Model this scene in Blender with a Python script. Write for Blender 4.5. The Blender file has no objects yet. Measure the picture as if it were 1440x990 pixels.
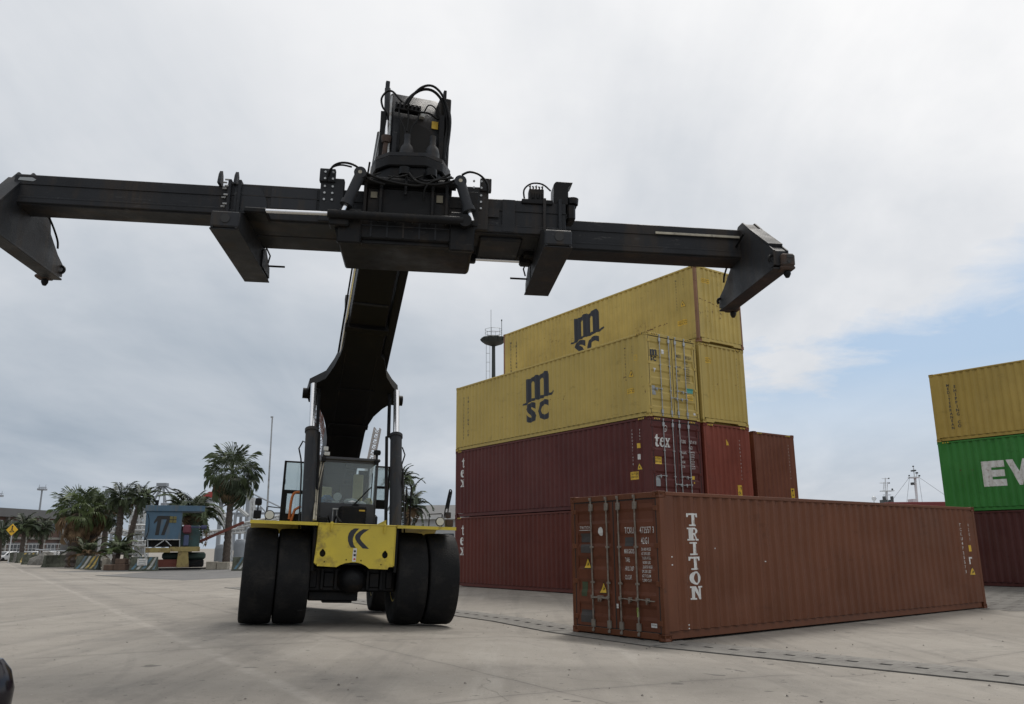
import bpy, bmesh, math, random
from mathutils import Vector, Matrix
R = math.radians
random.seed(7)
SC = bpy.context.scene
COL = SC.collection

# ------------------------------------------------------------------ camera
FPX, PITCH, ROLL, CAMH = 1134.64, 0.236484, -0.0065895, 1.6451
_d = Vector((0, math.cos(PITCH), math.sin(PITCH)))
_u = Vector((0, -math.sin(PITCH), math.cos(PITCH)))
_x = Vector((1, 0, 0))
CR = _x * math.cos(ROLL) + _u * math.sin(ROLL)
CU = -_x * math.sin(ROLL) + _u * math.cos(ROLL)
cam = bpy.data.cameras.new('camera')
cam.sensor_width = 36
cam.lens = FPX / 1440 * 36
cam.clip_start = 0.05
cam.clip_end = 6000
co = bpy.data.objects.new('camera', cam)
COL.objects.link(co)
mw = Matrix((CR, CU, -_d)).transposed().to_4x4()
mw.translation = Vector((0, 0, CAMH))
co.matrix_world = mw
SC.camera = co

def spot(px, py, Y):
    """where the sight line through a photo pixel reaches distance Y (used to survey the far background)"""
    v = _d + CR * ((px - 720) / FPX) - CU * ((py - 495) / FPX)
    return Vector((0, 0, CAMH)) + v * (Y / v.y)

# ------------------------------------------------------------------ world
SUN_EL, SUN_AZ = R(58), R(22)      # azimuth from +Y towards +X
w = bpy.data.worlds.new('World')
SC.world = w
w.use_nodes = True
nt = w.node_tree
nt.nodes.clear()
class NT:
    def __init__(s, tree): s.t = tree
    def n(s, typ, **kw):
        nd = s.t.nodes.new(typ)
        for k, v in kw.items():
            if k.startswith('i_'):
                key = k[2:]
                nd.inputs[int(key) if key.isdigit() else key.replace('_', ' ')].default_value = v
            else: setattr(nd, k, v)
        return nd
    def l(s, a, b): s.t.links.new(a, b)
    def math(s, op, a, b=None, c=None, clamp=False):
        nd = s.n('ShaderNodeMath', operation=op); nd.use_clamp = clamp
        for i, v in enumerate((a, b, c)):
            if v is None: continue
            if isinstance(v, (int, float)): nd.inputs[i].default_value = v
            else: s.l(v, nd.inputs[i])
        return nd.outputs[0]
    def ramp(s, fac, stops, interp='LINEAR'):
        nd = s.n('ShaderNodeValToRGB'); cr = nd.color_ramp; cr.interpolation = interp
        while len(cr.elements) < len(stops): cr.elements.new(0.5)
        for e, (p, c) in zip(cr.elements, stops):
            e.position = p; e.color = (*c, 1) if isinstance(c, (tuple, list)) else (c, c, c, 1)
        if fac is not None: s.l(fac, nd.inputs[0])
        return nd
    def mix(s, fac, a, b, blend='MIX'):
        nd = s.n('ShaderNodeMix', data_type='RGBA', blend_type=blend)
        for i, v in ((0, fac), (6, a), (7, b)):
            if isinstance(v, (int, float)): nd.inputs[i].default_value = v
            elif isinstance(v, (tuple, list)): nd.inputs[i].default_value = (*v, 1) if len(v) == 3 else v
            else: s.l(v, nd.inputs[i])
        return nd.outputs[2]
    def noise(s, vec, scale, detail=4, rough=.55, dist=0):
        nd = s.n('ShaderNodeTexNoise'); nd.inputs['Scale'].default_value = scale
        nd.inputs['Detail'].default_value = detail; nd.inputs['Roughness'].default_value = rough
        nd.inputs['Distortion'].default_value = dist
        if vec is not None: s.l(vec, nd.inputs['Vector'])
        return nd.outputs[0]
    def mapping(s, vec, scale=(1, 1, 1), loc=(0, 0, 0), rot=(0, 0, 0)):
        nd = s.n('ShaderNodeMapping'); s.l(vec, nd.inputs[0])
        nd.inputs['Location'].default_value = loc; nd.inputs['Rotation'].default_value = rot
        nd.inputs['Scale'].default_value = scale
        return nd.outputs[0]

W_ = NT(nt)
out = W_.n('ShaderNodeOutputWorld')
bg = W_.n('ShaderNodeBackground')
sky = W_.n('ShaderNodeTexSky', sky_type='NISHITA', sun_disc=False)
sky.sun_elevation = SUN_EL
sky.sun_rotation = SUN_AZ
sky.air_density = 1.2; sky.dust_density = 3.0
tc = W_.n('ShaderNodeTexCoord')
sep = W_.n('ShaderNodeSeparateXYZ'); W_.l(tc.outputs['Generated'], sep.inputs[0])
zc = W_.math('MAXIMUM', sep.outputs[2], 0.0)
den = W_.math('ADD', zc, 0.22)
cx = W_.math('DIVIDE', sep.outputs[0], den)
cy = W_.math('DIVIDE', sep.outputs[1], den)
cmb = W_.n('ShaderNodeCombineXYZ'); W_.l(cx, cmb.inputs[0]); W_.l(cy, cmb.inputs[1])
v1 = W_.mapping(cmb.outputs[0], (1.1, .62, 1), (3.1, 1.7, 0), (0, 0, R(-18)))
n1 = W_.noise(v1, 1.5, 6, .55, .5)
v2 = W_.mapping(cmb.outputs[0], (1, 1, 1), (7.7, 4.2, 0))
n2 = W_.noise(v2, .9, 6, .58, .3)
v3 = W_.mapping(cmb.outputs[0], (1, .6, 1), (1.3, 9.2, 0), (0, 0, R(-28)))
n3 = W_.noise(v3, .42, 2, .5, 0)
# overcast veil: thin and bright high up and towards the sun, thick and blue grey low in the west
azl = W_.math('MULTIPLY', sep.outputs[0], 0.34)
hz_ = W_.math('MULTIPLY', zc, 0.95)
base = W_.math('ADD', W_.math('ADD', azl, hz_), 0.34)
tex = W_.math('ADD', W_.math('MULTIPLY', W_.math('SUBTRACT', n1, .5), .68), W_.math('MULTIPLY', W_.math('SUBTRACT', n2, .5), .62))
tex = W_.math('ADD', tex, W_.math('MULTIPLY', W_.math('SUBTRACT', n3, .5), .40))
tot = W_.math('ADD', base, tex)
cl = W_.ramp(tot, [(0.0, (.21, .26, .32)), (.22, (.30, .345, .40)), (.45, (.41, .445, .49)), (.72, (.57, .585, .61)), (1.0, (.73, .73, .735))])
# the cloud sheet ends along a line low in the east, with ragged wisps
nrm = W_.n('ShaderNodeVectorMath', operation='NORMALIZE'); W_.l(tc.outputs['Generated'], nrm.inputs[0])
dotn = W_.n('ShaderNodeVectorMath', operation='DOT_PRODUCT'); W_.l(nrm.outputs[0], dotn.inputs[0])
dotn.inputs[1].default_value = (.1205, .0146, -.2578)
v4 = W_.mapping(cmb.outputs[0], (.9, 1.1, 1), (2.2, 6.4, 0), (0, 0, R(35)))
n4 = W_.noise(v4, 1.9, 7, .62, .4)
gap = W_.math('ADD', W_.math('MULTIPLY', dotn.outputs['Value'], 52.0), W_.math('MULTIPLY', W_.math('SUBTRACT', n4, .44), 5.0))
gap = W_.math('ADD', gap, W_.math('MULTIPLY', W_.math('SUBTRACT', n2, .5), 2.0), clamp=True)
low = W_.math('MULTIPLY', W_.math('SUBTRACT', sep.outputs[2], .055), 7.0, clamp=True)
gapm = W_.math('MULTIPLY', W_.math('MULTIPLY', gap, low), .93)
skys = W_.n('ShaderNodeVectorMath', operation='SCALE'); W_.l(sky.outputs[0], skys.inputs[0])
BG = 0.1
skys.inputs['Scale'].default_value = 1.0
clsc = W_.n('ShaderNodeVectorMath', operation='SCALE'); W_.l(cl.outputs[0], clsc.inputs[0]); clsc.inputs['Scale'].default_value = 1 / BG * 1.0
bluemix = W_.mix(.80, skys.outputs[0], (2.7, 3.9, 5.5))
fin = W_.mix(gapm, clsc.outputs[0], bluemix)
W_.l(fin, bg.inputs[0]); bg.inputs[1].default_value = BG
W_.l(bg.outputs[0], out.inputs[0])

sun = bpy.data.lights.new('sun', 'SUN'); sun.energy = 1.5; sun.angle = R(18); sun.color = (1, .96, .9)
so = bpy.data.objects.new('sun', sun); COL.objects.link(so)
sd = Vector((math.sin(SUN_AZ) * math.cos(SUN_EL), math.cos(SUN_AZ) * math.cos(SUN_EL), math.sin(SUN_EL)))
so.rotation_euler = sd.to_track_quat('Z', 'Y').to_euler(); so.location = (0, 0, 50)
SC.view_settings.view_transform = 'Standard'; SC.view_settings.look = 'None'
SC.view_settings.exposure = 0.40; SC.view_settings.gamma = 1.0

# ------------------------------------------------------------------ helpers
def mat(name, color, rough=.6, metal=0.0, var=.12, scale=3.0, bump=0.0, dirt=None, dirt_amt=0.0, dirt_scale=2.0,
        streak=False, spec=.5, bscale=60, transmission=0.0, scrape=None):
    m = bpy.data.materials.new(name); m.use_nodes = True
    t = NT(m.node_tree); p = m.node_tree.nodes['Principled BSDF']
    p.inputs['Roughness'].default_value = rough; p.inputs['Metallic'].default_value = metal
    p.inputs['Specular IOR Level'].default_value = spec
    tc = t.n('ShaderNodeTexCoord'); ob = tc.outputs['Object']
    oi = t.n('ShaderNodeObjectInfo')
    c = (*color, 1)
    n = t.noise(ob, scale, 5, .6)
    dark = tuple(max(0, x * (1 - var)) for x in color); light = tuple(min(1, x * (1 + var)) for x in color)
    r = t.ramp(n, [(.3, dark), (.7, light)])
    colo = r.outputs[0]
    if dirt:
        vec = t.mapping(ob, (1, 1, .16)) if streak else ob
        n2 = t.noise(vec, dirt_scale, 8, .68, .2)
        f = t.ramp(n2, [(.62 - dirt_amt * .35, 0.0), (.72 - dirt_amt * .25, 1.0)])
        colo = t.mix(t.math('MULTIPLY', f.outputs[0], .85), colo, dirt)
    if scrape:
        n3 = t.noise(t.mapping(ob, (.7, 2.4, 5)), 2.6, 9, .78, .6); f3 = t.ramp(n3, [(.60, 0.0), (.635, 1.0)]).outputs[0]
        n4 = t.noise(ob, .7, 2, .5); f4 = t.ramp(n4, [(.47, 0.0), (.60, 1.0)]).outputs[0]
        colo = t.mix(t.math('MULTIPLY', t.math('MULTIPLY', f3, f4), .75), colo, scrape)
        n5 = t.noise(ob, 16, 4, .7); f5 = t.ramp(n5, [(.66, 0.0), (.70, 1.0)]).outputs[0]
        colo = t.mix(t.math('MULTIPLY', f5, .5), colo, scrape)
        t.l(t.ramp(n, [(.3, rough - .14), (.7, min(1, rough + .16))]).outputs[0], p.inputs['Roughness'])
    t.l(colo, p.inputs['Base Color'])
    if bump:
        b = t.n('ShaderNodeBump'); b.inputs['Strength'].default_value = bump; b.inputs['Distance'].default_value = .02
        t.l(t.noise(ob, bscale, 3, .6), b.inputs['Height']); t.l(b.outputs[0], p.inputs['Normal'])
    if transmission: p.inputs['Transmission Weight'].default_value = transmission
    return m

def paint(name, color, rust=.25, fade=.12, streak=.35, rough=.5):
    """container paint: vertical fading, grime streaks, scuffs and rust"""
    m = bpy.data.materials.new(name); m.use_nodes = True
    t = NT(m.node_tree); p = m.node_tree.nodes['Principled BSDF']
    tc = t.n('ShaderNodeTexCoord'); ob = tc.outputs['Object']
    oi = t.n('ShaderNodeObjectInfo')
    rv = t.n('ShaderNodeVectorMath', operation='SCALE'); rv.inputs[0].default_value = (37.0, 19.0, 7.0); t.l(oi.outputs['Random'], rv.inputs['Scale'])
    av = t.n('ShaderNodeVectorMath', operation='ADD'); t.l(ob, av.inputs[0]); t.l(rv.outputs[0], av.inputs[1]); ob = av.outputs[0]
    big = t.noise(ob, .55, 4, .6)
    dk = tuple(x * (1 - fade * 1.6) for x in color); lt = tuple(min(1, x * (1 + fade) + .012 * fade * 8) for x in color)
    col = t.ramp(big, [(.3, dk), (.7, lt)]).outputs[0]
    sv = t.mapping(ob, (5.5, 5.5, .35))
    st = t.noise(sv, 1.0, 6, .65, .1)
    stf = t.ramp(st, [(.50, 0.0), (.75, 1.0)]).outputs[0]
    col = t.mix(t.math('MULTIPLY', stf, streak), col, tuple(x * .55 for x in color))
    # light scuffs
    sc = t.noise(t.mapping(ob, (1.2, 1.2, 6)), 3.0, 8, .75, .4)
    scf = t.ramp(sc, [(.66, 0.0), (.72, 1.0)]).outputs[0]
    col = t.mix(t.math('MULTIPLY', scf, .45), col, tuple(min(1, x * 1.5 + .03) for x in color))
    # repainted squares and dark rubbing marks
    dk2 = t.noise(t.mapping(ob, (1, 1, 2.2)), 1.3, 9, .78, .5)
    col = t.mix(t.math('MULTIPLY', t.ramp(dk2, [(.585, 0.0), (.63, 1.0)]).outputs[0], .32), col, tuple(x * .42 for x in color))
    dst = t.noise(ob, .35, 5, .65, .3)
    col = t.mix(t.math('MULTIPLY', t.ramp(dst, [(.50, 0.0), (.66, 1.0)]).outputs[0], .05), col, (.22, .19, .16))
    # rust spots, with runs below
    r1 = t.noise(ob, 7.0, 8, .75, .3); r2 = t.noise(ob, .8, 3, .5)
    rr = t.math('ADD', r1, t.math('MULTIPLY', r2, .55))
    lo = 1.12 - rust * .42
    rf = t.ramp(rr, [(min(.98, lo), 0.0), (min(1.0, lo + .05), 1.0)]).outputs[0]
    col = t.mix(t.math('MULTIPLY', rf, .9), col, (.085, .035, .018))
    run = t.noise(t.mapping(ob, (9, 9, .5)), 1.0, 5, .7)
    rnf = t.ramp(t.math('ADD', run, t.math('MULTIPLY', r2, .4)), [(min(.97, .98 - rust * .28), 0.0), (min(1., 1.06 - rust * .28), 1.0)]).outputs[0]
    col = t.mix(t.math('MULTIPLY', rnf, .45), col, (.11, .05, .025))
    t.l(col, p.inputs['Base Color'])
    p.inputs['Specular IOR Level'].default_value = .28
    t.l(t.ramp(big, [(0.2, rough - .1), (.8, rough + .15)]).outputs[0], p.inputs['Roughness'])
    b = t.n('ShaderNodeBump'); b.inputs['Strength'].default_value = .7; b.inputs['Distance'].default_value = .03
    t.l(t.noise(t.mapping(ob, (1, 1, .7)), 1.7, 3, .5), b.inputs['Height']); t.l(b.outputs[0], p.inputs['Normal'])
    return m

class MB:
    """collects shapes into one mesh"""
    def __init__(s): s.bm = bmesh.new()
    def _merge(s, b, M=None, bevel=0, seg=1):
        if bevel:
            bmesh.ops.bevel(b, geom=list(b.edges), offset=bevel, segments=seg, affect='EDGES', clamp_overlap=True)
        if M is not None: b.transform(M)
        vs = [s.bm.verts.new(v.co) for v in b.verts]
        b.verts.index_update()
        for f in b.faces:
            try: nf = s.bm.faces.new([vs[v.index] for v in f.verts]); nf.material_index = f.material_index
            except ValueError: pass
        b.free(); return s
    def box(s, x0, x1, y0, y1, z0, z1, bevel=0, M=None):
        b = bmesh.new(); bmesh.ops.create_cube(b, size=1)
        for v in b.verts: v.co = Vector(((x0 + x1) / 2 + v.co.x * (x1 - x0), (y0 + y1) / 2 + v.co.y * (y1 - y0), (z0 + z1) / 2 + v.co.z * (z1 - z0)))
        return s._merge(b, M, bevel)
    def prism(s, pts, lo, hi, axis='x', bevel=0, M=None):
        """extrude a 2D outline. axis x: pts=(y,z); y: pts=(x,z); z: pts=(x,y)"""
        b = bmesh.new()
        def P(p, h):
            if axis == 'x': return (h, p[0], p[1])
            if axis == 'y': return (p[0], h, p[1])
            return (p[0], p[1], h)
        A = [b.verts.new(P(p, lo)) for p in pts]; B = [b.verts.new(P(p, hi)) for p in pts]
        n = len(pts)
        b.faces.new(A); b.faces.new(B[::-1])
        for i in range(n): b.faces.new((A[i], B[i], B[(i + 1) % n], A[(i + 1) % n]))
        bmesh.ops.recalc_face_normals(b, faces=list(b.faces))
        return s._merge(b, M, bevel)
    def tube(s, pts, r, n=10, cap=True, r1=None):
        pts = [Vector(p) for p in pts]; rings = []
        up0 = None
        for i, p in enumerate(pts):
            d = (pts[min(i + 1, len(pts) - 1)] - pts[max(i - 1, 0)]).normalized()
            if up0 is None:
                up0 = Vector((0, 0, 1)) if abs(d.z) < .9 else Vector((1, 0, 0))
            a = d.cross(up0).normalized(); bb = a.cross(d).normalized(); up0 = bb
            rr = r if r1 is None else r + (r1 - r) * i / (len(pts) - 1)
            rings.append([s.bm.verts.new(p + a * math.cos(2 * math.pi * k / n) * rr + bb * math.sin(2 * math.pi * k / n) * rr) for k in range(n)])
        for i in range(len(rings) - 1):
            for k in range(n): s.bm.faces.new((rings[i][k], rings[i][(k + 1) % n], rings[i + 1][(k + 1) % n], rings[i + 1][k]))
        if cap:
            s.bm.faces.new(rings[0][::-1]); s.bm.faces.new(rings[-1])
        return s
    def hose(s, pts, r, n=8):
        P = [Vector(p) for p in pts]; Q = []
        if len(P) < 3: return s.tube(P, r, n)
        for i in range(len(P) - 1):
            p0 = P[max(i - 1, 0)]; p1 = P[i]; p2 = P[i + 1]; p3 = P[min(i + 2, len(P) - 1)]
            for k in range(4):
                t = k / 4
                Q.append(.5 * ((2 * p1) + (p2 - p0) * t + (2 * p0 - 5 * p1 + 4 * p2 - p3) * t * t + (3 * p1 - p0 - 3 * p2 + p3) * t ** 3))
        Q.append(P[-1]); return s.tube(Q, r, n)
    def lathe(s, prof, n=24, origin=(0, 0, 0), axis='z'):
        """prof = [(radius, height)], turned about an axis through origin"""
        o = Vector(origin); rings = []
        for r, h in prof:
            ring = []
            for k in range(n):
                c, q = math.cos(2 * math.pi * k / n) * r, math.sin(2 * math.pi * k / n) * r
                v = {'z': (c, q, h), 'x': (h, c, q), 'y': (c, h, q)}[axis]
                ring.append(s.bm.verts.new(o + Vector(v)))
            rings.append(ring)
        for i in range(len(rings) - 1):
            for k in range(n): s.bm.faces.new((rings[i][k], rings[i][(k + 1) % n], rings[i + 1][(k + 1) % n], rings[i + 1][k]))
        for ring in (rings[0][::-1], rings[-1]):
            try: s.bm.faces.new(ring)
            except ValueError: pass
        return s
    def quad(s, a, b, c, d): s.bm.faces.new([s.bm.verts.new(p) for p in (a, b, c, d)]); return s
    def poly(s, pts): s.bm.faces.new([s.bm.verts.new(p) for p in pts]); return s
    def mesh(s, name, flipy=False, smooth=35, recalc=True):
        if flipy:
            for v in s.bm.verts: v.co.y = -v.co.y
        if recalc: bmesh.ops.recalc_face_normals(s.bm, faces=list(s.bm.faces))
        me = bpy.data.meshes.new(name); s.bm.to_mesh(me); s.bm.free()
        if smooth:
            me.polygons.foreach_set('use_smooth', [True] * len(me.polygons)); me.set_sharp_from_angle(angle=R(smooth))
        return me
    def build(s, name, m, parent=None, label=None, flipy=False, smooth=35, recalc=True, kind=None, each=False):
        if each:
            left = set(s.bm.verts); objs = []
            s.bm.verts.ensure_lookup_table()
            while left:
                v0 = left.pop(); comp = {v0}; st = [v0]
                while st:
                    v = st.pop()
                    for e in v.link_edges:
                        o = e.other_vert(v)
                        if o in left: left.discard(o); comp.add(o); st.append(o)
                q = MB(); mp = {v: q.bm.verts.new(v.co) for v in comp}
                for f in {f for v in comp for f in v.link_faces}: q.bm.faces.new([mp[v] for v in f.verts])
                objs.append(q.build(name, m, parent, label, flipy, smooth, recalc, kind))
            s.bm.free(); return objs[0]
        return link(name, s.mesh(name, flipy, smooth, recalc), m, parent, label, kind)

def link(name, me, m=None, parent=None, label=None, kind=None):
    o = bpy.data.objects.new(name, me); COL.objects.link(o)
    if m is not None:
        if len(me.materials) == 0: me.materials.append(m)
        elif me.materials[0] is not m:
            o.material_slots[0].link = 'OBJECT'; o.material_slots[0].material = m
    if parent is not None: o.parent = parent
    if label: o['label'] = label
    if kind: o['kind'] = kind
    return o

def tag(o, label, cat, group=None):
    o['label'] = label; o['category'] = cat
    if group: o['group'] = group
    return o

def empty(name, loc=(0, 0, 0), rz=0, label=None, cat=None, group=None):
    o = bpy.data.objects.new(name, None); COL.objects.link(o); o.location = loc; o.rotation_euler = (0, 0, rz); o.empty_display_size = .3
    if label: tag(o, label, cat, group)
    return o

def curve_mesh(outlines, extrude=0):
    c = bpy.data.curves.new('c', 'CURVE'); c.dimensions = '2D'; c.fill_mode = 'BOTH' if extrude else 'FRONT'; c.extrude = extrude
    for pts in outlines:
        s = c.splines.new('POLY'); s.points.add(len(pts) - 1); s.use_cyclic_u = True
        for p, q in zip(s.points, pts): p.co = (q[0], q[1], 0, 1)
    o = bpy.data.objects.new('c', c); me = bpy.data.meshes.new_from_object(o)
    V = [v.co.copy() for v in me.vertices]; F = [tuple(f.vertices) for f in me.polygons]
    bpy.data.objects.remove(o); bpy.data.curves.remove(c); bpy.data.meshes.remove(me)
    return V, F

def text2d(s, size=1.0, offset=0.0, sx=1.0, spacing=1.0, shear=0.0, res=2):
    c = bpy.data.curves.new('t', 'FONT'); c.body = s; c.offset = offset; c.resolution_u = res; c.space_character = spacing; c.shear = shear
    o = bpy.data.objects.new('t', c); me = bpy.data.meshes.new_from_object(o)
    V = [Vector((v.co.x * size * sx, v.co.y * size)) for v in me.vertices]; F = [tuple(f.vertices) for f in me.polygons]
    bpy.data.objects.remove(o); bpy.data.curves.remove(c); bpy.data.meshes.remove(me)
    return V, F

def shift2(vf, du, dv, sx=1, sy=1): return [Vector((v[0] * sx + du, v[1] * sy + dv)) for v in vf[0]], vf[1]
def join2(*vfs):
    V, F = [], []
    for v, f in vfs:
        k = len(V); V += v; F += [tuple(i + k for i in q) for q in f]
    return V, F
def rect2(u0, v0, u1, v1): return [Vector((u0, v0)), Vector((u1, v0)), Vector((u1, v1)), Vector((u0, v1))], [(0, 1, 2, 3)]
def poly2(pts): return [Vector(p) for p in pts], [tuple(range(len(pts)))]
def stack2(s, size, pitch, offset=0.0, sx=1.0):
    """letters one above another, read downwards"""
    parts = []
    for i, ch in enumerate(s):
        if ch == ' ': continue
        V, F = text2d(ch, size, offset, sx)
        cxx = (min(v[0] for v in V) + max(v[0] for v in V)) / 2
        parts.append(([Vector((v[0] - cxx, v[1] - i * pitch)) for v in V], F))
    return join2(*parts)

# ------------------------------------------------------------------ ground
def sstep(a, b, x):
    t = max(0, min(1, (x - a) / (b - a))); return t * t * (3 - 2 * t)
def gnd(x, y):
    """the yard falls gently to the drain in front of the stacks"""
    d = -.8 * x - .6 * y + 10.96
    if d < .75: return 0.0
    return sstep(.75, 2.2, d) * (.05 + .0375 * min(d, 2.2)) if d < 2.2 else (.1325 + .0375 * (min(d, 6) - 2.2) + .04 * sstep(6, 11, d))

def ground_mat():
    m = bpy.data.materials.new('concrete_yard'); m.use_nodes = True
    t = NT(m.node_tree); p = m.node_tree.nodes['Principled BSDF']
    geo = t.n('ShaderNodeNewGeometry'); P = geo.outputs['Position']
    a = t.noise(P, .22, 5, .6, .3); b = t.noise(P, 1.7, 9, .75, .2); c = t.noise(P, 45, 5, .75)
    s = t.math('ADD', t.math('MULTIPLY', a, .45), t.math('ADD', t.math('MULTIPLY', b, .33), t.math('MULTIPLY', c, .22)))
    col = t.ramp(s, [(.32, (.182, .164, .140)), (.5, (.252, .229, .198)), (.68, (.322, .297, .260))]).outputs[0]
    # driven lanes: long darker drags
    for rot, sc_, amt in ((R(32), 1.5, .26), (R(-12), 1.0, .20), (R(78), 1.3, .26)):
        q = t.noise(t.mapping(P, (1.0, .045, 1), (rot * 3, 1, 0), (0, 0, rot)), sc_, 8, .66, .25)
        f = t.ramp(q, [(.53, 0.0), (.64, 1.0)]).outputs[0]
        col = t.mix(t.math('MULTIPLY', f, amt), col, (.120, .110, .098))
    q = t.noise(t.mapping(P, (1.0, .06, 1), (2, 5, 0), (0, 0, R(-62))), 1.4, 8, .66, .25)
    col = t.mix(t.math('MULTIPLY', t.ramp(q, [(.57, 0.0), (.70, 1.0)]).outputs[0], .30), col, (.40, .375, .335))
    # broad damp / rubber blotches with crisp edges
    q = t.noise(P, .45, 9, .72, .5); f = t.ramp(q, [(.545, 0.0), (.60, 1.0)]).outputs[0]
    col = t.mix(t.math('MULTIPLY', f, .30), col, (.135, .124, .110))
    # small oil drips and pock marks
    for sc_, lo, amt in ((3.1, .705, .6), (9.0, .715, .65), (26.0, .70, .6)):
        q = t.noise(P, sc_, 2, .5); f = t.ramp(q, [(lo, 0.0), (lo + .02, 1.0)]).outputs[0]
        col = t.mix(t.math('MULTIPLY', f, amt), col, (.055, .050, .045))
    # pale chips
    q = t.noise(P, 17, 2, .5); f = t.ramp(q, [(.73, 0.0), (.75, 1.0)]).outputs[0]
    col = t.mix(t.math('MULTIPLY', f, .5), col, (.46, .44, .40))
    sp_ = t.n('ShaderNodeSeparateXYZ'); t.l(P, sp_.inputs[0])
    wob = t.math('MULTIPLY', t.math('SUBTRACT', t.noise(P, .8, 5, .7), .5), .16)
    u = t.math('ADD', t.math('ADD', t.math('MULTIPLY', sp_.outputs[0], .84), t.math('MULTIPLY', sp_.outputs[1], .54)), wob)
    v = t.math('ADD', t.math('ADD', t.math('MULTIPLY', sp_.outputs[0], -.54), t.math('MULTIPLY', sp_.outputs[1], .84)), wob)
    height = t.math('ADD', c, t.math('MULTIPLY', b, .8))
    brk = t.ramp(t.noise(P, 1.3, 5, .7), [(.36, .15), (.50, 1.0)]).outputs[0]
    for w_, off, per in ((u, 2.76 + 2.2, 5.5), (v, 1.4, 5.5)):
        d = t.math('PINGPONG', t.math('SUBTRACT', w_, off), per / 2)
        f = t.ramp(d, [(0.012, 1.0), (.022, 0.0)]).outputs[0]
        col = t.mix(t.math('MULTIPLY', t.math('MULTIPLY', f, brk), .30), col, (.060, .054, .048))
        f2 = t.ramp(d, [(0.0, 1.0), (.16, 0.0)]).outputs[0]
        col = t.mix(t.math('MULTIPLY', t.math('MULTIPLY', f2, brk), .18), col, (.10, .09, .08))
        height = t.math('SUBTRACT', height, t.math('MULTIPLY', f, .8))
    # worn pale seam and the dark wheel path beside it
    ds = t.math('ABSOLUTE', t.math('SUBTRACT', u, 2.76))
    sn = t.ramp(t.noise(t.mapping(P, (1, 1, 1)), 2.4, 7, .7), [(.38, 0.0), (.6, 1.0)]).outputs[0]
    f = t.math('MULTIPLY', t.ramp(ds, [(.05, 1.0), (.12, 0.0)]).outputs[0], sn)
    col = t.mix(t.math('MULTIPLY', f, .30), col, (.42, .39, .35))
    dd = t.math('ABSOLUTE', t.math('SUBTRACT', u, 3.25))
    f = t.math('MULTIPLY', t.ramp(dd, [(.10, 1.0), (.42, 0.0)]).outputs[0], sn)
    col = t.mix(t.math('MULTIPLY', f, .38), col, (.11, .102, .093))
    # cracks
    vo = t.n('ShaderNodeTexVoronoi', feature='DISTANCE_TO_EDGE'); vo.inputs['Scale'].default_value = .30
    cmbv = t.n('ShaderNodeVectorMath', operation='ADD'); nz = t.n('ShaderNodeTexNoise'); nz.inputs['Scale'].default_value = 1.1; nz.inputs['Detail'].default_value = 6; t.l(P, nz.inputs['Vector'])
    t.l(P, cmbv.inputs[0]); t.l(nz.outputs['Color'], cmbv.inputs[1]); t.l(cmbv.outputs[0], vo.inputs['Vector'])
    f = t.ramp(vo.outputs['Distance'], [(.0015, 1.0), (.004, 0.0)]).outputs[0]
    msk = t.ramp(t.noise(P, .17, 3, .5), [(.50, 0.0), (.56, 1.0)]).outputs[0]
    f = t.math('MULTIPLY', f, msk)
    col = t.mix(t.math('MULTIPLY', f, .32), col, (.05, .045, .04)); height = t.math('SUBTRACT', height, f)
    # thin curved tyre scrubs
    wv = t.n('ShaderNodeTexWave', wave_type='RINGS', rings_direction='Z', wave_profile='SIN')
    t.l(t.mapping(P, (1, 1, 1), (16, -6, 0)), wv.inputs[0]); wv.inputs['Scale'].default_value = .22; wv.inputs['Distortion'].default_value = 1.2; wv.inputs['Detail'].default_value = 2; wv.inputs['Detail Scale'].default_value = .4
    f = t.ramp(wv.outputs[0], [(.975, 0.0), (.995, 1.0)]).outputs[0]
    f2 = t.ramp(t.noise(P, .35, 3, .5), [(.48, 0.0), (.62, 1.0)]).outputs[0]
    f3 = t.ramp(t.noise(P, 14, 4, .6), [(.4, .1), (.6, 1.0)]).outputs[0]
    col = t.mix(t.math('MULTIPLY', t.math('MULTIPLY', f, f2), t.math('MULTIPLY', f3, .28)), col, (.10, .094, .086))
    t.l(col, p.inputs['Base Color']); p.inputs['Roughness'].default_value = .8; p.inputs['Specular IOR Level'].default_value = .3
    bp = t.n('ShaderNodeBump'); bp.inputs['Strength'].default_value = .5; bp.inputs['Distance'].default_value = .012
    t.l(height, bp.inputs['Height']); t.l(bp.outputs[0], p.inputs['Normal'])
    return m
G = ground_mat()
asph = mat('asphalt', (.115, .112, .108), .85, var=.18, scale=.6, bump=.3, dirt=(.16, .15, .14), dirt_amt=.3, dirt_scale=.7)

def grid_sheet(name, xs, ys, z, m, kind='structure'):
    me = bpy.data.meshes.new(name)
    V = [(x, y, z(x, y)) for y in ys for x in xs]; nx = len(xs)
    F = [(j * nx + i, j * nx + i + 1, (j + 1) * nx + i + 1, (j + 1) * nx + i) for j in range(len(ys) - 1) for i in range(nx - 1)]
    me.from_pydata(V, [], F); me.update(); me.polygons.foreach_set('use_smooth', [True] * len(F))
    return link(name, me, m, kind=kind)
xs = [-4000, -1200, -400, -150, -80, -50] + [-36 + .5 * i for i in range(153)] + [55, 80, 150, 400, 1200, 4000]
ys = [-60, -30, -15] + [-8 + .5 * i for i in range(121)] + [62, 80, 110, 160, 300, 800, 2000, 5000]
grid_sheet('ground', xs, ys, gnd, G)

def strip(name, pts, m, dz=.004, kind='structure'):
    me = bpy.data.meshes.new(name)
    me.from_pydata([(x, y, gnd(x, y) + dz) for x, y in pts], [], [tuple(range(len(pts)))])
    return link(name, me, m, kind=kind)
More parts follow.
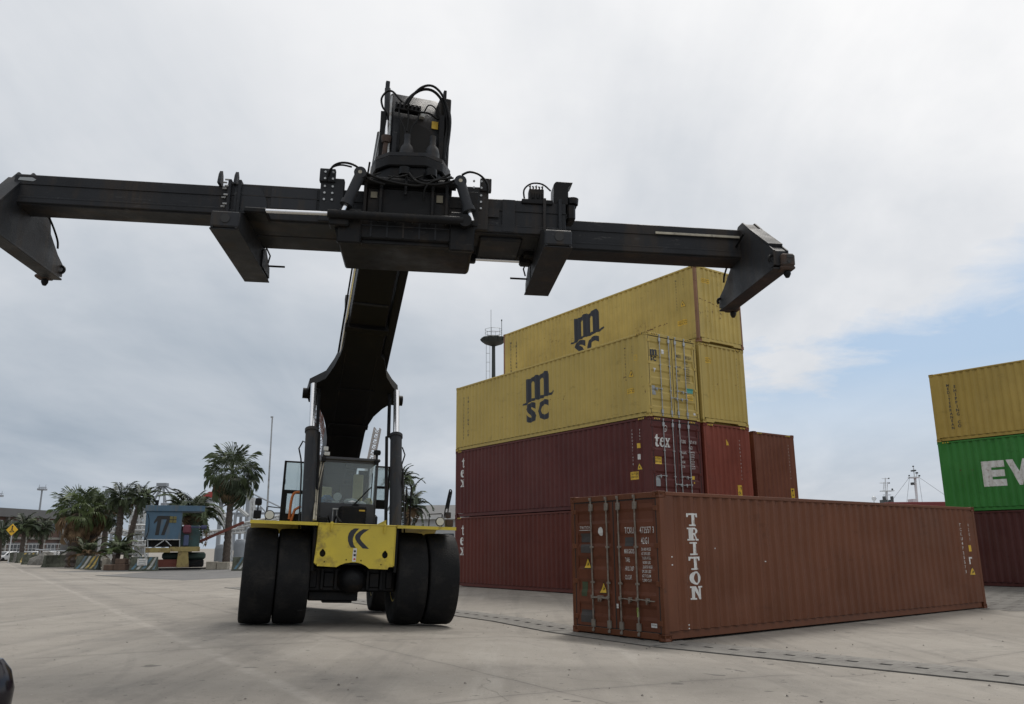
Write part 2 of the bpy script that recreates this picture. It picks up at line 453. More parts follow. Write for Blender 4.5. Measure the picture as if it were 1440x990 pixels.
# asphalt road that crosses behind the machine, towards the palms
strip('road', [(-46, 84), (-44, 78), (-31, 57.5), (-17.6, 44.6), (-15.6, 48.6), (6, 47), (6, 66), (-22, 67.2), (-29, 68)], asph)
# paving setts beyond the drain, right
setts = mat('worn_setts', (.125, .117, .105), .9, var=.3, scale=4, bump=.9, bscale=5, dirt=(.10, .09, .08), dirt_amt=.4, dirt_scale=3)
pv = MB()
for i in range(26):
    for j in range(34):
        x = 8.9 + i * .62 + (j % 2) * .3; y = 18.9 + j * .42
        if (x - 8.9) * .81 < (y - 18.9) * -.1: continue
        if y < 24.5 - (x - 8.5) * .95: continue
        if y > 33: continue
        h = .006 + random.random() * .006
        pv.box(x, x + .585, y, y + .39, -.02, h)
pv.build('paving_setts', setts, kind='structure')

# drain: cover slabs with slots over a black sheet that paints the channel's shade
slab_m = mat('drain_slab', (.172, .162, .145), .85, var=.22, scale=1.3, bump=.4, dirt=(.11, .10, .09), dirt_amt=.35, dirt_scale=4)
dark_m = mat('void_shade_black', (.012, .011, .010), .95)
DR = [(9.45, 6.4), (6.33, 10.72), (2.69, 14.55), (1.1, 17.0), (-.04, 19.4), (-1.3, 21.4), (-5.4, 27.2), (-12, 36.3)]
drain = empty('drainage_channel', (0, 0, 0)); drain['kind'] = 'structure'
# centre line with even steps
cl_pts = []
for (ax, ay), (bx, by) in zip(DR[:-1], DR[1:]):
    L_ = math.hypot(bx - ax, by - ay); n = max(1, round(L_ / .5))
    for k in range(n): cl_pts.append((ax + (bx - ax) * k / n, ay + (by - ay) * k / n, math.atan2(by - ay, bx - ax), L_ / n))
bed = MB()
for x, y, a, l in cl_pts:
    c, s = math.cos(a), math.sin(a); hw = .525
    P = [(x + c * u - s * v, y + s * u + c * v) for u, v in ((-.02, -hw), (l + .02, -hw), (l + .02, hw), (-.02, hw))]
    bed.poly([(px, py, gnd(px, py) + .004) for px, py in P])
bed.build('channel_shade_sheet', dark_m, drain)
sm = []
for kx in range(3):
    b = MB(); hw = .50; r = random.Random(kx)
    sx0, sx1, sy0, sy1 = .16, .34, -.055, .055
    X = [.0015, sx0, sx1, .4985]; Y = [-hw, sy0, sy1, hw]
    for i in range(3):
        for j in range(3):
            if i == 1 and j == 1: continue
            b.poly([(X[i], Y[j], .015), (X[i + 1], Y[j], .015), (X[i + 1], Y[j + 1], .015), (X[i], Y[j + 1], .015)])
    for (x0, y0, x1, y1) in ((sx0, sy0, sx1, sy0), (sx1, sy0, sx1, sy1), (sx1, sy1, sx0, sy1), (sx0, sy1, sx0, sy0)):
        b.poly([(x0, y0, .015), (x1, y1, .015), (x1, y1, .005), (x0, y0, .005)])
    for (x0, y0, x1, y1) in ((.0015, -hw, .4985, -hw), (.4985, -hw, .4985, hw), (.4985, hw, .0015, hw), (.0015, hw, .0015, -hw)):
        b.poly([(x0, y0, .015), (x1, y1, .015), (x1, y1, .0), (x0, y0, .0)])
    bmesh.ops.remove_doubles(b.bm, verts=b.bm.verts, dist=.0005)
    sm.append(b.mesh('cover_slab', smooth=0))
for i, (x, y, a, l) in enumerate(cl_pts):
    o = link('cover_slab', sm[i % 3], slab_m, drain)
    o.location = (x, y, gnd(x, y) + .0008 * (i * 7 % 3)); o.rotation_euler = (0, 0, a + random.uniform(-.008, .008)); o.scale = (l / .5, 1, 1)

# ------------------------------------------------------------------ containers
CL, CW = 12.192, 2.438
LOW, HIGH = 2.591, 2.896
PER = .2782
def side_prof(s):
    """how far the side wall lies inside its outermost plane, at s metres from the end"""
    if s < .30 or s > CL - .30: return 0.0
    q = (s - .30) % PER
    if q < .070: return 0.0
    if q < .138: return .036 * (q - .070) / .068
    if q < .210: return .036
    return .036 * (1 - (q - .210) / .0682)
SIDE_BR = [.30 + k * PER + d for k in range(42) for d in (0, .070, .138, .210) if .30 + k * PER + d < CL - .28]
EP = .2457
def end_prof(s):
    if s < .24 or s > CW - .24: return 0.0
    q = (s - .24) % EP
    if q < .065: return 0.0
    if q < .105: return .042 * (q - .065) / .04
    if q < .205: return .042
    return .042 * (1 - (q - .205) / .0407)
END_BR = [.24 + k * EP + d for k in range(9) for d in (0, .065, .105, .205) if .24 + k * EP + d < CW - .2]
def door_bands(H):
    z0, z1 = .15, H - .13
    n = 5; p = (z1 - z0 - .16) / n
    out = []
    for k in range(n):
        a = z0 + .08 + k * p + p * .22
        out += [(a, 0), (a + .06, .026), (a + p * .46, .026), (a + p * .46 + .06, 0)]
    return out
def door_prof(H, z):
    B = door_bands(H)
    for (a, d0), (b, d1) in zip(B[:-1], B[1:]):
        if a <= z <= b: return d0 + (d1 - d0) * (z - a) / (b - a)
    return 0.0

DENTS = [(2.1, .75, .50, .35, .030), (4.4, 1.55, .8, .5, .022), (5.6, .6, .35, .3, .034), (7.3, 1.8, .9, .35, .018), (8.4, .8, .55, .5, .028), (9.7, 1.3, .35, .6, .020), (6.4, 1.2, 1.6, .9, .012), (10.4, .5, .4, .25, .026), (3.2, 1.95, .4, .25, .020)]
def dent(s, z):
    return sum(d * math.exp(-((s - cs) / ws) ** 2 - ((z - cz) / wz) ** 2) for cs, cz, ws, wz, d in DENTS)
def wall_sheet(brks, prof, length, s0, s1, pos):
    """corrugated sheet; pos(s, depth, top) -> point"""
    S = [s0] + [b for b in brks if s0 < b < s1] + [s1]
    me_v, me_f = [], []
    for s in S:
        me_v += [pos(s, prof(s), 0), pos(s, prof(s), 1)]
    for i in range(len(S) - 1): me_f.append((2 * i, 2 * i + 2, 2 * i + 3, 2 * i + 1))
    return me_v, me_f
def mesh_from(name, V, F):
    me = bpy.data.meshes.new(name); me.from_pydata(V, [], F); me.update(); return me

_tmpl = {}
def container_meshes(H):
    if H in _tmpl: return _tmpl[H]
    T = {}
    zb, zt = .165, H - .075
    for key, yo, sg in (('near', .012, 1), ('far', CW - .012, -1)):
        V, F = wall_sheet(SIDE_BR, side_prof, CL, .10, CL - .10, lambda s, d, t: (s, yo + sg * d, zt if t else zb))
        if H == LOW and key == 'near':
            S = [.10] + [q for q in SIDE_BR if .10 < q < CL - .10] + [CL - .10]; nz = 18; V, F = [], []
            for q in S:
                for j in range(nz + 1):
                    z = zb + (zt - zb) * j / nz; V.append((q, .012 + side_prof(q) + dent(q, z) * (math.sin(math.pi * j / nz) ** .5 if 0 < j < nz else 0), z))
            F = [(i * (nz + 1) + j, (i + 1) * (nz + 1) + j, (i + 1) * (nz + 1) + j + 1, i * (nz + 1) + j + 1) for i in range(len(S) - 1) for j in range(nz)]
        T['side_' + key] = mesh_from('side_panel', V, F)
    V, F = wall_sheet(END_BR, end_prof, CW, .10, CW - .10, lambda s, d, t: (CL - .012 - d, s, zt if t else zb + .02))
    T['end'] = mesh_from('end_panel', V, F)
    # roof with shallow cross corrugations
    V, F = [], []
    n = 80
    for i in range(n + 1):
        x = .12 + (CL - .24) * i / n; z = H - .022 - (.014 if (i // 1) % 2 else 0)
        V += [(x, .05, z), (x, CW - .05, z)]
    for i in range(n): F.append((2 * i, 2 * i + 2, 2 * i + 3, 2 * i + 1))
    T['roof'] = mesh_from('roof_panel', V, F)
    b = MB(); b.box(.12, CL - .12, .06, CW - .06, .125, .15)
    for k in range(30): b.box(.3 + k * .4, .35 + k * .4, .06, CW - .06, .03, .124)
    T['floor'] = b.mesh('underframe')
    b = MB(); b.box(.178, CL - .178, 0, .055, H - .078, H - .012, .006); T['top_rail'] = b.mesh('top_rail')
    b = MB(); b.prism([(.058, .158), (.075, .158), (.075, .03), (.052, .03)], .178, CL - .178, 'x'); T['bottom_rail'] = b.mesh('bottom_rail')
    b = MB(); b.box(.012, .13, .006, .10, .118, H - .118, .008); T['post'] = b.mesh('corner_post')
    # corner casting with its openings
    b = bmesh.new(); bmesh.ops.create_cube(b, size=1)
    for v in b.verts: v.co = Vector((.089 + v.co.x * .178, .081 + v.co.y * .162, .059 + v.co.z * .118))
    bmesh.ops.bevel(b, geom=list(b.edges), offset=.008, segments=1, affect='EDGES')
    big = [f for f in b.faces if f.calc_area() > .01]
    for f in big:
        r = bmesh.ops.inset_individual(b, faces=[f], thickness=.027)
        bmesh.ops.translate(b, verts=f.verts, vec=f.normal * -.055)
    T['casting'] = bpy.data.meshes.new('corner_casting'); b.to_mesh(T['casting']); b.free()
    # front (blind) end frame
    b = MB(); b.box(CL - .10, CL - .004, .10, CW - .10, H - .085, H - .018, .006); T['end_top'] = b.mesh('end_rail')
    b = MB(); b.prism([(.162, .03), (.55, .03), (.60, .075), (CW - .60, .075), (CW - .55, .03), (CW - .162, .03), (CW - .162, .165), (.162, .165)], CL - .12, CL - .006, 'x'); T['end_sill'] = b.mesh('end_sill')
    # door end frame
    b = MB(); b.box(.004, .14, .10, CW - .10, H - .115, H - .012, .006); T['header'] = b.mesh('door_header')
    b = MB(); b.box(.004, .14, .162, CW - .162, .022, .128, .006); T['sill'] = b.mesh('door_sill')
    for key, y0, y1 in (('r', .118, 1.213), ('l', 1.225, CW - .118)):
        z0, z1 = .142, H - .125
        b = MB()
        for s in ((y0, y0 + .075), (y1 - .075, y1)): b.box(.022, .07, s[0], s[1], z0, z1, .004)
        b.box(.0235, .07, y0 + .075, y1 - .075, z0, z0 + .075, .004); b.box(.0235, .07, y0 + .075, y1 - .075, z1 - .075, z1, .004)
        T['door_frame_' + key] = b.mesh('door')
        B = [(z0 + .07, 0)] + [q for q in door_bands(H) if z0 + .07 < q[0] < z1 - .07] + [(z1 - .07, 0)]
        V = []
        for z, d in B: V += [(.026 + d, y0 + .07, z), (.026 + d, y1 - .07, z)]
        F = [(2 * i, 2 * i + 1, 2 * i + 3, 2 * i + 2) for i in range(len(B) - 1)]
        me = mesh_from('door_panel', V, F); T['door_panel_' + key] = me
    b = MB()  # rubber seal drawn wider, its black also painting the shadow round the doors
    b.box(.020, .06, 1.2055, 1.2325, .135, H - .118)
    b.box(.020, .07, .10, CW - .10, H - .137, H - .1155); b.box(.024, .07, .10, CW - .10, .1285, .150)
    b.box(.020, .07, .101, .122, .151, H - .138); b.box(.020, .07, CW - .122, CW - .101, .151, H - .138)
    T['gasket_shadow'] = b.mesh('door_gasket_shadow')
    b = MB(); b.tube([(-.006, 0, .055), (-.006, 0, H - .045)], .0165, 8)
    for z in (.20, H - .235): b.box(-.028, .022, -.045, .045, z - .07, z + .07, .008)
    for z in (.95, H * .62): b.box(-.022, .022, -.04, .04, z - .02, z + .02, .004)
    b.box(-.03, .003, -.022, .03, .05, .10, .004); b.box(-.03, .003, -.022, .03, H - .095, H - .04, .004)
    T['rod'] = b.mesh('lock_rod')
    b = MB(); b.hose([(-.026, 0, 0), (-.034, .12, .004), (-.036, .36, -.012), (-.034, .44, -.01)], .011, 6); b.box(-.04, .0, -.03, .03, -.035, .035, .005)
    b.box(-.045, .022, .22, .28, -.045, .03, .006); b.box(-.05, -.03, .235, .265, -.08, -.02, .003)
    T['handle'] = b.mesh('door_handle')
    b = MB(); b.box(.002, .03, -.07, .05, -.045, .045, .006); b.tube([(.006, -.052, -.055), (.006, -.052, .055)], .014, 8); T['hinge'] = b.mesh('hinge')
    _tmpl[H] = T
    return T

M_white = mat('white_lettering', (.62, .62, .60), .6, var=.1, scale=8, dirt=(.3, .24, .2), dirt_amt=.25, dirt_scale=9)
M_black = mat('black_lettering', (.016, .018, .026), .5, var=.1, scale=8)
M_yel = mat('sticker_yellow', (.62, .40, .035), .5, var=.1, scale=6, dirt=(.25, .15, .03), dirt_amt=.2, dirt_scale=9)
M_blk = mat('black_mark', (.015, .015, .015), .6)
M_grey = mat('grey_plate', (.28, .30, .31), .5, var=.1)
M_dgrey = mat('dark_patch', (.055, .05, .048), .7, var=.2)
M_green = mat('green_patch', (.05, .07, .035), .7, var=.2)
M_cyan = mat('teal_sticker', (.08, .33, .28), .5)
M_hi = mat('lime_seal', (.45, .75, .08), .5)
M_galv = mat('galvanised', (.36, .37, .37), .45, .6, var=.15, scale=5, dirt=(.16, .12, .09), dirt_amt=.2, dirt_scale=6)
M_rodold = mat('weathered_rod', (.21, .185, .155), .6, .2, var=.25, scale=5, dirt=(.09, .05, .03), dirt_amt=.35, dirt_scale=7)
M_gask_shadow = mat('gasket_shadow_black', (.018, .018, .017), .8)

class Container:
    def __init__(s, pos, yaw, H, m, label, group, rods=M_galv, tilt=0, doorm=None, handles=2, post_m=None, name='shipping_container', end_only=False, dx=0):
        s.H = H; T = container_meshes(H); s.m = m; s.face_gap = .003
        e = empty(name, pos, yaw, label, 'container', group); e.rotation_euler = (0, tilt, yaw); s.e = e
        pm = post_m or m
        for k in ('side_near', 'side_far'): link('side_panel', T[k], m, e)
        link('end_panel', T['end'], m, e); link('roof_panel', T['roof'], m, e); link('underframe', T['floor'], m, e)
        for y in (0, CW):
            for nm in ('top_rail', 'bottom_rail'):
                o = link(nm, T[nm], m, e)
                if y: o.location.y = CW; o.scale.y = -1
        for x, y in ((0, 0), (0, 1), (1, 0), (1, 1)):
            o = link('corner_post', T['post'], pm, e); o.location = (CL * x, CW * y, 0); o.scale = (1 - 2 * x, 1 - 2 * y, 1)
            for z in (0, 1):
                o = link('corner_casting', T['casting'], pm, e); o.location = (CL * x, CW * y, H * z); o.scale = (1 - 2 * x, 1 - 2 * y, 1 - 2 * z)
        for k in ('end_top', 'end_sill', 'header', 'sill'): link(T[k].name, T[k], m, e)
        link('door_gasket_shadow', T['gasket_shadow'], M_gask_shadow, e)
        s.doors = {}
        for key in ('l', 'r'):
            d = link('door', T['door_frame_' + key], doorm or m, e); s.doors[key] = d
            link('door_panel', T['door_panel_' + key], doorm or m, d)
            ys = (.62, 1.06) if key == 'r' else (1.38, 1.82)
            for y in ys:
                o = link('lock_rod', T['rod'], rods, d); o.location = (0, y, 0)
            hz = [.68] if handles == 1 else [.70, .96]
            for i, y in enumerate(ys):
                o = link('door_handle', T['handle'], rods, d); o.location = (0, y, hz[i % len(hz)])
                inward = (y < CW / 2) == (i == 0)
                o.scale = (1, 1 if inward else -1, 1)
                if handles == 1: o.scale = (1, (1 if i == 0 else -1) if key == 'r' else (1 if i == 0 else -1), 1); o.scale.y = -1 if i == 0 and key == 'r' else o.scale.y
            for z in (.30, .30 + (H - .6) / 3, .30 + 2 * (H - .6) / 3, H - .30):
                o = link('hinge', T['hinge'], m, d)
                o.location = (0, .118 if key == 'r' else CW - .118, z)
                if key == 'l': o.scale.y = -1
    def decal(s, face, vf, m, name='lettering', label=None, proud=.003, off=(0, 0)):
        """lay a flat shape (u to the viewer's right, v up) on a wall, following its pressed profile"""
        V, F = vf
        b = bmesh.new(); vs = [b.verts.new((v[0] + off[0], v[1] + off[1], 0)) for v in V]
        for f in F:
            try: b.faces.new([vs[i] for i in f])
            except ValueError: pass
        us = [v.co.x for v in b.verts]; zs = [v.co.y for v in b.verts]
        if face in ('near', 'far'):
            tos = (lambda u: u) if face == 'near' else (lambda u: CL - u)
            cuts = [tos(c) for c in SIDE_BR]
            cuts = [c for c in cuts if min(us) < c < max(us)]; ax = 0
        elif face == 'end': cuts = [c for c in END_BR if min(us) < c < max(us)]; ax = 0
        else: cuts = [z for z, _ in door_bands(s.H) if min(zs) < z < max(zs)]; ax = 1
        if face == 'door': V2 = [(c, 0) for c in (.193, 1.138, 1.300, 2.245) if min(us) < CW - c < max(us)]
        else: V2 = []
        for c, _ in V2: bmesh.ops.bisect_plane(b, geom=list(b.verts) + list(b.edges) + list(b.faces), plane_co=(CW - c, 0, 0), plane_no=(1, 0, 0), dist=1e-6)
        for c in cuts:
            co_ = (c, 0, 0) if ax == 0 else (0, c, 0); no = (1, 0, 0) if ax == 0 else (0, 1, 0)
            bmesh.ops.bisect_plane(b, geom=list(b.verts) + list(b.edges) + list(b.faces), plane_co=co_, plane_no=no, dist=1e-6)
        for v in b.verts:
            u, z = v.co.x, v.co.y
            if face == 'near': v.co = Vector((u, .012 + side_prof(u) - proud, z))
            elif face == 'far': v.co = Vector((CL - u, CW - .012 - side_prof(CL - u) + proud, z))
            elif face == 'end': v.co = Vector((CL - .012 - end_prof(u) + proud, u, z))
            elif face == 'door': v.co = Vector((.0205 + (0 if (CW - u < .19 or 1.14 < CW - u < 1.298 or CW - u > 2.248) else door_prof(s.H, z)) - proud, CW - u, z))
            elif face == 'header': v.co = Vector((.004 - proud, CW - u, z))
            elif face == 'endtop': v.co = Vector((CL - .004 + proud, u, z))
            elif face == 'rail_far': v.co = Vector((CL - u, CW + proud, z))
            elif face == 'rail_near': v.co = Vector((u, -proud, z))
        me = bpy.data.meshes.new(name); b.to_mesh(me); b.free()
        return link(name, me, m, s.e, label)
    def hazard(s, faces):
        H = s.H
        for face, u0 in faces:
            zc = H - .06 if face in ('header', 'endtop') else H - .046
            h = .028
            bars = [poly2([(u0 + k * .075, zc - h), (u0 + k * .075 + .036, zc - h), (u0 + k * .075 + .066, zc + h), (u0 + k * .075 + .03, zc + h)]) for k in range(4)]
            s.decal(face, join2(*bars), M_yel, 'height_warning_stripe', proud=.005)
            bk = [poly2([(u0 + k * .075 + .0375, zc - h), (u0 + k * .075 + .072, zc - h), (u0 + k * .075 + .103, zc + h), (u0 + k * .075 + .068, zc + h)]) for k in range(4)]
            s.decal(face, join2(*bk), M_blk, 'height_warning_stripe', proud=.0045)
    def sticker(s, face, u, v, w_, h_, lines=2, m=M_yel, text=None, label=None):
        o = s.decal(face, rect2(u, v, u + w_, v + h_), m, 'sticker', label)
        if text:
            for i, tx in enumerate(text):
                hh = h_ / (len(text) + .6)
                V, F = text2d(tx, hh * .95, .004)
                wd = max(q[0] for q in V)
                V = [Vector((q[0] / wd * w_ * .84, q[1])) for q in V]
                s.decal(face, (V, F), M_blk, 'lettering', proud=.006, off=(u + w_ * .08, v + h_ - (i + 1) * hh * 1.02))
        return o
    def triangle(s, face, u, v, w_=.2, h_=.24):
        s.decal(face, poly2([(u, v), (u + w_, v), (u + w_ / 2, v + h_)]), M_blk, 'warning_triangle', proud=.0025)
        s.decal(face, poly2([(u + .018, v + .012), (u + w_ - .018, v + .012), (u + w_ / 2, v + h_ - .03)]), M_yel, 'warning_triangle', proud=.005)
        s.decal(face, poly2([(u + w_ * .42, v + .06), (u + w_ * .56, v + .06), (u + w_ * .62, v + h_ * .4), (u + w_ * .52, v + h_ * .58), (u + w_ * .48, v + h_ * .38)]), M_blk, 'lettering', proud=.0075)

# glyph outlines for the painted names
GL = {}
GL['T'] = [[(0, 1), (.8, 1), (.8, .70), (.70, .70), (.67, .86), (.53, .86), (.53, .12), (.66, .12), (.66, 0), (.14, 0), (.14, .12), (.27, .12), (.27, .86), (.13, .86), (.10, .70), (0, .70)]]
GL['R'] = [[(0, 1), (.52, 1), (.70, .93), (.77, .76), (.72, .60), (.58, .51), (.72, .12), (.82, .12), (.82, 0), (.56, 0), (.38, .46), (.34, .46), (.34, .12), (.44, .12), (.44, 0), (0, 0), (0, .12), (.10, .12), (.10, .88), (0, .88)], [(.34, .87), (.44, .87), (.52, .80), (.52, .65), (.44, .58), (.34, .58)]]
GL['I'] = [[(.12, 1), (.68, 1), (.68, .88), (.53, .88), (.53, .12), (.68, .12), (.68, 0), (.12, 0), (.12, .12), (.27, .12), (.27, .88), (.12, .88)]]
def ell(cx, cy, rx, ry, n=20): return [(cx + rx * math.cos(2 * math.pi * k / n), cy + ry * math.sin(2 * math.pi * k / n)) for k in range(n)]
GL['O'] = [ell(.4, .5, .40, .51), ell(.4, .5, .17, .37)]
GL['N'] = [[(0, 1), (.30, 1), (.60, .42), (.60, .88), (.50, .88), (.50, 1), (.86, 1), (.86, .88), (.76, .88), (.76, 0), (.58, 0), (.24, .66), (.24, .12), (.35, .12), (.35, 0), (0, 0), (0, .12), (.10, .12), (.10, .88), (0, .88)]]
GL['m'] = [[(-.14, -.10), (.08, -.10), (.17, -.02), (.36, .0), (.44, .03), (.52, .0), (.74, .02), (.82, .06), (1.06, .06), (1.18, .16), (1.16, .22), (1.04, .15), (.99, .16), (.99, .86), (.93, 1.0), (.83, 1.02), (.70, .96), (.60, .90), (.52, .96), (.42, .97), (.30, .90), (.22, .88), (.02, .90), (.02, .0), (-.04, -.03), (-.12, -.03)],
           [(.28, .10), (.38, .10), (.38, .70), (.33, .76), (.28, .68)], [(.64, .14), (.76, .14), (.76, .74), (.70, .80), (.64, .72)]]
GL['t'] = [[(.18, 1.0), (.38, 1.06), (.38, .78), (.58, .78), (.58, .68), (.38, .68), (.38, .22), (.44, .12), (.58, .15), (.58, .05), (.42, -.02), (.28, -.02), (.16, .06), (.14, .2), (.14, .68), (.02, .68), (.02, .75), (.12, .82)]]
GL['e'] = [[(.58, .22), (.50, .05), (.32, -.03), (.12, .06), (.02, .24), (0, .42), (.04, .62), (.16, .78), (.32, .82), (.48, .76), (.58, .60), (.60, .42), (.23, .42), (.25, .24), (.33, .12), (.45, .12), (.52, .24)], [(.23, .52), (.40, .52), (.39, .66), (.32, .74), (.25, .66)]]
GL['x'] = [[(0, .80), (.30, .80), (.30, .72), (.26, .72), (.36, .54), (.46, .72), (.40, .72), (.40, .80), (.64, .80), (.64, .72), (.57, .72), (.42, .46), (.60, .08), (.68, .08), (.68, 0), (.34, 0), (.34, .08), (.39, .08), (.30, .28), (.20, .08), (.27, .08), (.27, 0), (-.02, 0), (-.02, .08), (.08, .08), (.24, .36), (.08, .72), (0, .72)]]
def glyph(k, sx, sy, u=0, v=0):
    V, F = curve_mesh(GL[k]); return [Vector((q[0] * sx + u, q[1] * sy + v)) for q in V], F

def msc_logo(c, face, u, v, h):
    """u = left of the stems, v = foot, h = whole height"""
    k = h / 1.90
    c.decal(face, glyph('m', 1.60 * k, 1.06 * k, u, v + .86 * k), M_black, 'lettering', 'black lower case m over the letters s and c')
    for ch, du in (('S', 0), ('C', .80)):
        V, F = text2d(ch, 1.0, .055)
        x0 = min(q[0] for q in V); x1 = max(q[0] for q in V); y0 = min(q[1] for q in V); y1 = max(q[1] for q in V)
        V = [Vector(((q[0] - x0) / (x1 - x0) * .72 * k, (q[1] - y0) / (y1 - y0) * .82 * k)) for q in V]
        c.decal(face, (V, F), M_black, 'lettering', off=(u + (.03 + du) * k, v))

def idtext(c, face, m, u, v, code='TCKU', num='472557 3', typ='42G1', left=('MAX.GROSS', 'TARE', 'PAYLOAD', 'CU.CAP.'),
           right=('30.480 KGS', '67.200 LBS', '3.630 KGS', '8.000 LBS', '26.850 KGS', '59.200 LBS', '67.7 CU.M', '2.390 CU.F'), k=1.0):
    c.decal(face, text2d(code, .165 * k, .005, .50, 1.14), m, off=(u, v)); c.decal(face, text2d(num, .165 * k, .005, .50, 1.16), m, off=(u + .39, v))
    c.decal(face, text2d(typ, .165 * k, .005, .50, 1.16), m, off=(u + .39, v - .19 * k))
    for i, tx in enumerate(left): c.decal(face, text2d(tx, .115 * k, .003, .42), m, off=(u - .03, v - (.36 + i * .155) * k))
    for i, tx in enumerate(right): c.decal(face, text2d(tx, .074 * k, .004, .66), m, off=(u + .41, v - (.31 + i * .078) * k))
def vtext(c, face, m, tx, u, v, size, pitch, off=.004, sx=.9):
    if size < .11: V, F = stack2(tx, size, pitch, off, sx); c.decal(face, (V, F), m, off=(u, v)); return
    for i, ch in enumerate(tx):
        if ch != ' ': V, F = stack2(ch, size, pitch, off, sx); c.decal(face, (V, F), m, off=(u, v - i * pitch))

# the loose brown box in front
P_brown = paint('paint_brown', (.130, .0430, .0165), rust=.34, fade=.10, streak=.30)
P_brown_d = paint('paint_brown_door', (.118, .0345, .0135), rust=.42, fade=.16, streak=.35)
bx, by, byaw = 2.6207, 14.7254, .64453
T1 = Container((bx, by, .0165), byaw, LOW, P_brown, 'brown container standing alone on the yard with TRITON painted down its side', 'loose and stacked containers', rods=M_rodold, tilt=math.atan2(.0165, CL), doorm=P_brown_d, handles=1)
for k, ch in enumerate('TRITON'):
    T1.decal('near', glyph(ch, .375, .232, .755, 1.975 - k * .2605), M_white, 'lettering')
idtext(T1, 'door', M_white, 1.52, 1.85)
T1.decal('door', text2d('TRITON', .075, .002, 1.0, 1.25), M_white, off=(.26, 1.955)); T1.decal('door', rect2(.25, 1.925, .60, 1.935), M_white, 'lettering')
T1.decal('door', poly2(ell(.86, 1.90, .068, .085)), M_white, 'round_sticker', 'white oval sticker')
T1.decal('door', rect2(.28, 1.70, .59, 1.87), M_dgrey, 'paint_patch'); T1.decal('door', rect2(.28, 1.50, .59, 1.66), M_dgrey, 'paint_patch')
T1.decal('door', rect2(.24, .20, .60, .43), M_dgrey, 'paint_patch')
T1.decal('door', rect2(.27, .68, .43, .95), M_green, 'paint_patch', 'faded green patch')
T1.decal('door', rect2(1.50, 1.62, 1.72, 1.78), M_dgrey, 'paint_patch')
T1.triangle('door', .34, 1.20, .22, .22); T1.triangle('door', .77, .75, .22, .22)
T1.sticker('door', 2.10, .22, .14, .07, m=M_white, text=['TRITON'])
T1.sticker('door', 1.24, .50, .05, .08, m=M_white)
T1.decal('door', rect2(1.795, .38, 1.835, .54), M_hi, 'seal_tag', 'lime green tag on the lock rod', proud=.060)
vtext(T1, 'near', M_white, 'TCKU4725573', 11.36, 2.08, .11, .118)
vtext(T1, 'near', M_white, '42G1', 11.74, 2.08, .105, .12)
T1.decal('near', rect2(11.66, 1.44, 11.75, 1.60), M_yel, 'sticker'); T1.decal('near', ([Vector(p) for p in ((11.62, 1.30), (11.62, 1.12), (11.66, 1.12), (11.66, 1.26), (11.72, 1.26), (11.72, 1.30))], [(0, 1, 2, 3, 4, 5)]), M_white, 'lettering')
T1.triangle('near', 11.56, .84, .24, .22)
for (u, v) in ((.26, 1.42), (.26, 1.28), (.62, .24), (.62, .18), (1.46, 1.56), (3.0, 1.30)):
    T1.decal('near', rect2(u, v, u + .035, v + .02), M_white, 'scuff_mark')

# the stack behind it: origin = foot of the near door corner, running away to the left
SX, SY, SA = 4.5059, 26.2808, 2.189
dv = Vector((math.cos(SA), math.sin(SA), 0)); tv = Vector((math.sin(SA), -math.cos(SA), 0))
def stackpos(s, t, z, flip=False):
    if not flip: p = Vector((SX, SY, 0)) + dv * s + tv * (t + CW)
    else: p = Vector((SX, SY, 0)) + dv * (s + CL) + tv * t
    return (p.x, p.y, z), (SA if not flip else SA + math.pi)
P_tex = paint('paint_maroon', (.084, .0155, .0120), rust=.10, fade=.10, streak=.22)
P_tex2 = paint('paint_maroon_red', (.098, .0185, .0100), rust=.10, fade=.10, streak=.30)
P_msc = paint('paint_ochre_yellow', (.450, .335, .095), rust=.05, fade=.07, streak=.14)
P_msc2 = paint('paint_ochre_old', (.495, .370, .105), rust=.46, fade=.12, streak=.20)
P_red = paint('paint_red', (.19, .040, .022), rust=.15, fade=.12, streak=.25)
P_redbr = paint('paint_red_brown', (.155, .050, .026), rust=.30, fade=.12, streak=.30)
P_rust = paint('rusty_post', (.24, .12, .06), rust=.62, fade=.2, streak=.4)
GS = 'containers in the tall stack'
def side_texts(c, face, m, white=False, near_u=.0, far=None, code='TGBU', num='507147 8'):
    """ID letters at the door end of a long side. u measured from the viewer's left"""
    u = near_u
    vtext(c, face, m, code + num.replace(' ', ''), u, c.H - .42, .085, .112, .002)
    vtext(c, face, m, '45G1', u + .34, c.H - .42, .075, .105, .002)
z = 0
ps, ya = stackpos(0, 0, 0); A1 = Container(ps, ya, HIGH, P_tex2, 'dark red container at the bottom of the tall stack behind the machine', GS)
ps, ya = stackpos(0, 0, HIGH); A2 = Container(ps, ya, HIGH, P_tex, 'maroon container with tex on its door, second from the ground in the tall stack', GS)
ps, ya = stackpos(0, 0, 2 * HIGH); A3 = Container(ps, ya, HIGH, P_msc, 'clean yellow container with its doors in view, third level of the tall stack', GS)
for c in (A1, A2):
    c.hazard([('header', .20), ('header', CW - .55), ('rail_far', .22), ('rail_far', CL - .55)])
    for i, ch in enumerate('tex'): c.decal('far', glyph(ch, .42, .40, .44 if ch != 't' else .50, c.H - .76 - i * .42), M_white, 'lettering')
side_texts(A2, 'far', M_white, near_u=CL - .87)
A2.sticker('far', CL - .66, HIGH - 1.0, .14, .16); A2.decal('far', rect2(CL - .64, HIGH - 1.38, CL - .53, HIGH - 1.20), M_white, 'sticker')
A2.triangle('far', CL - .70, HIGH - 1.72, .24, .24); A2.sticker('far', CL - 1.05, HIGH - 2.02, .42, .26, text=['CAUTION', 'HIGH 9.6'])
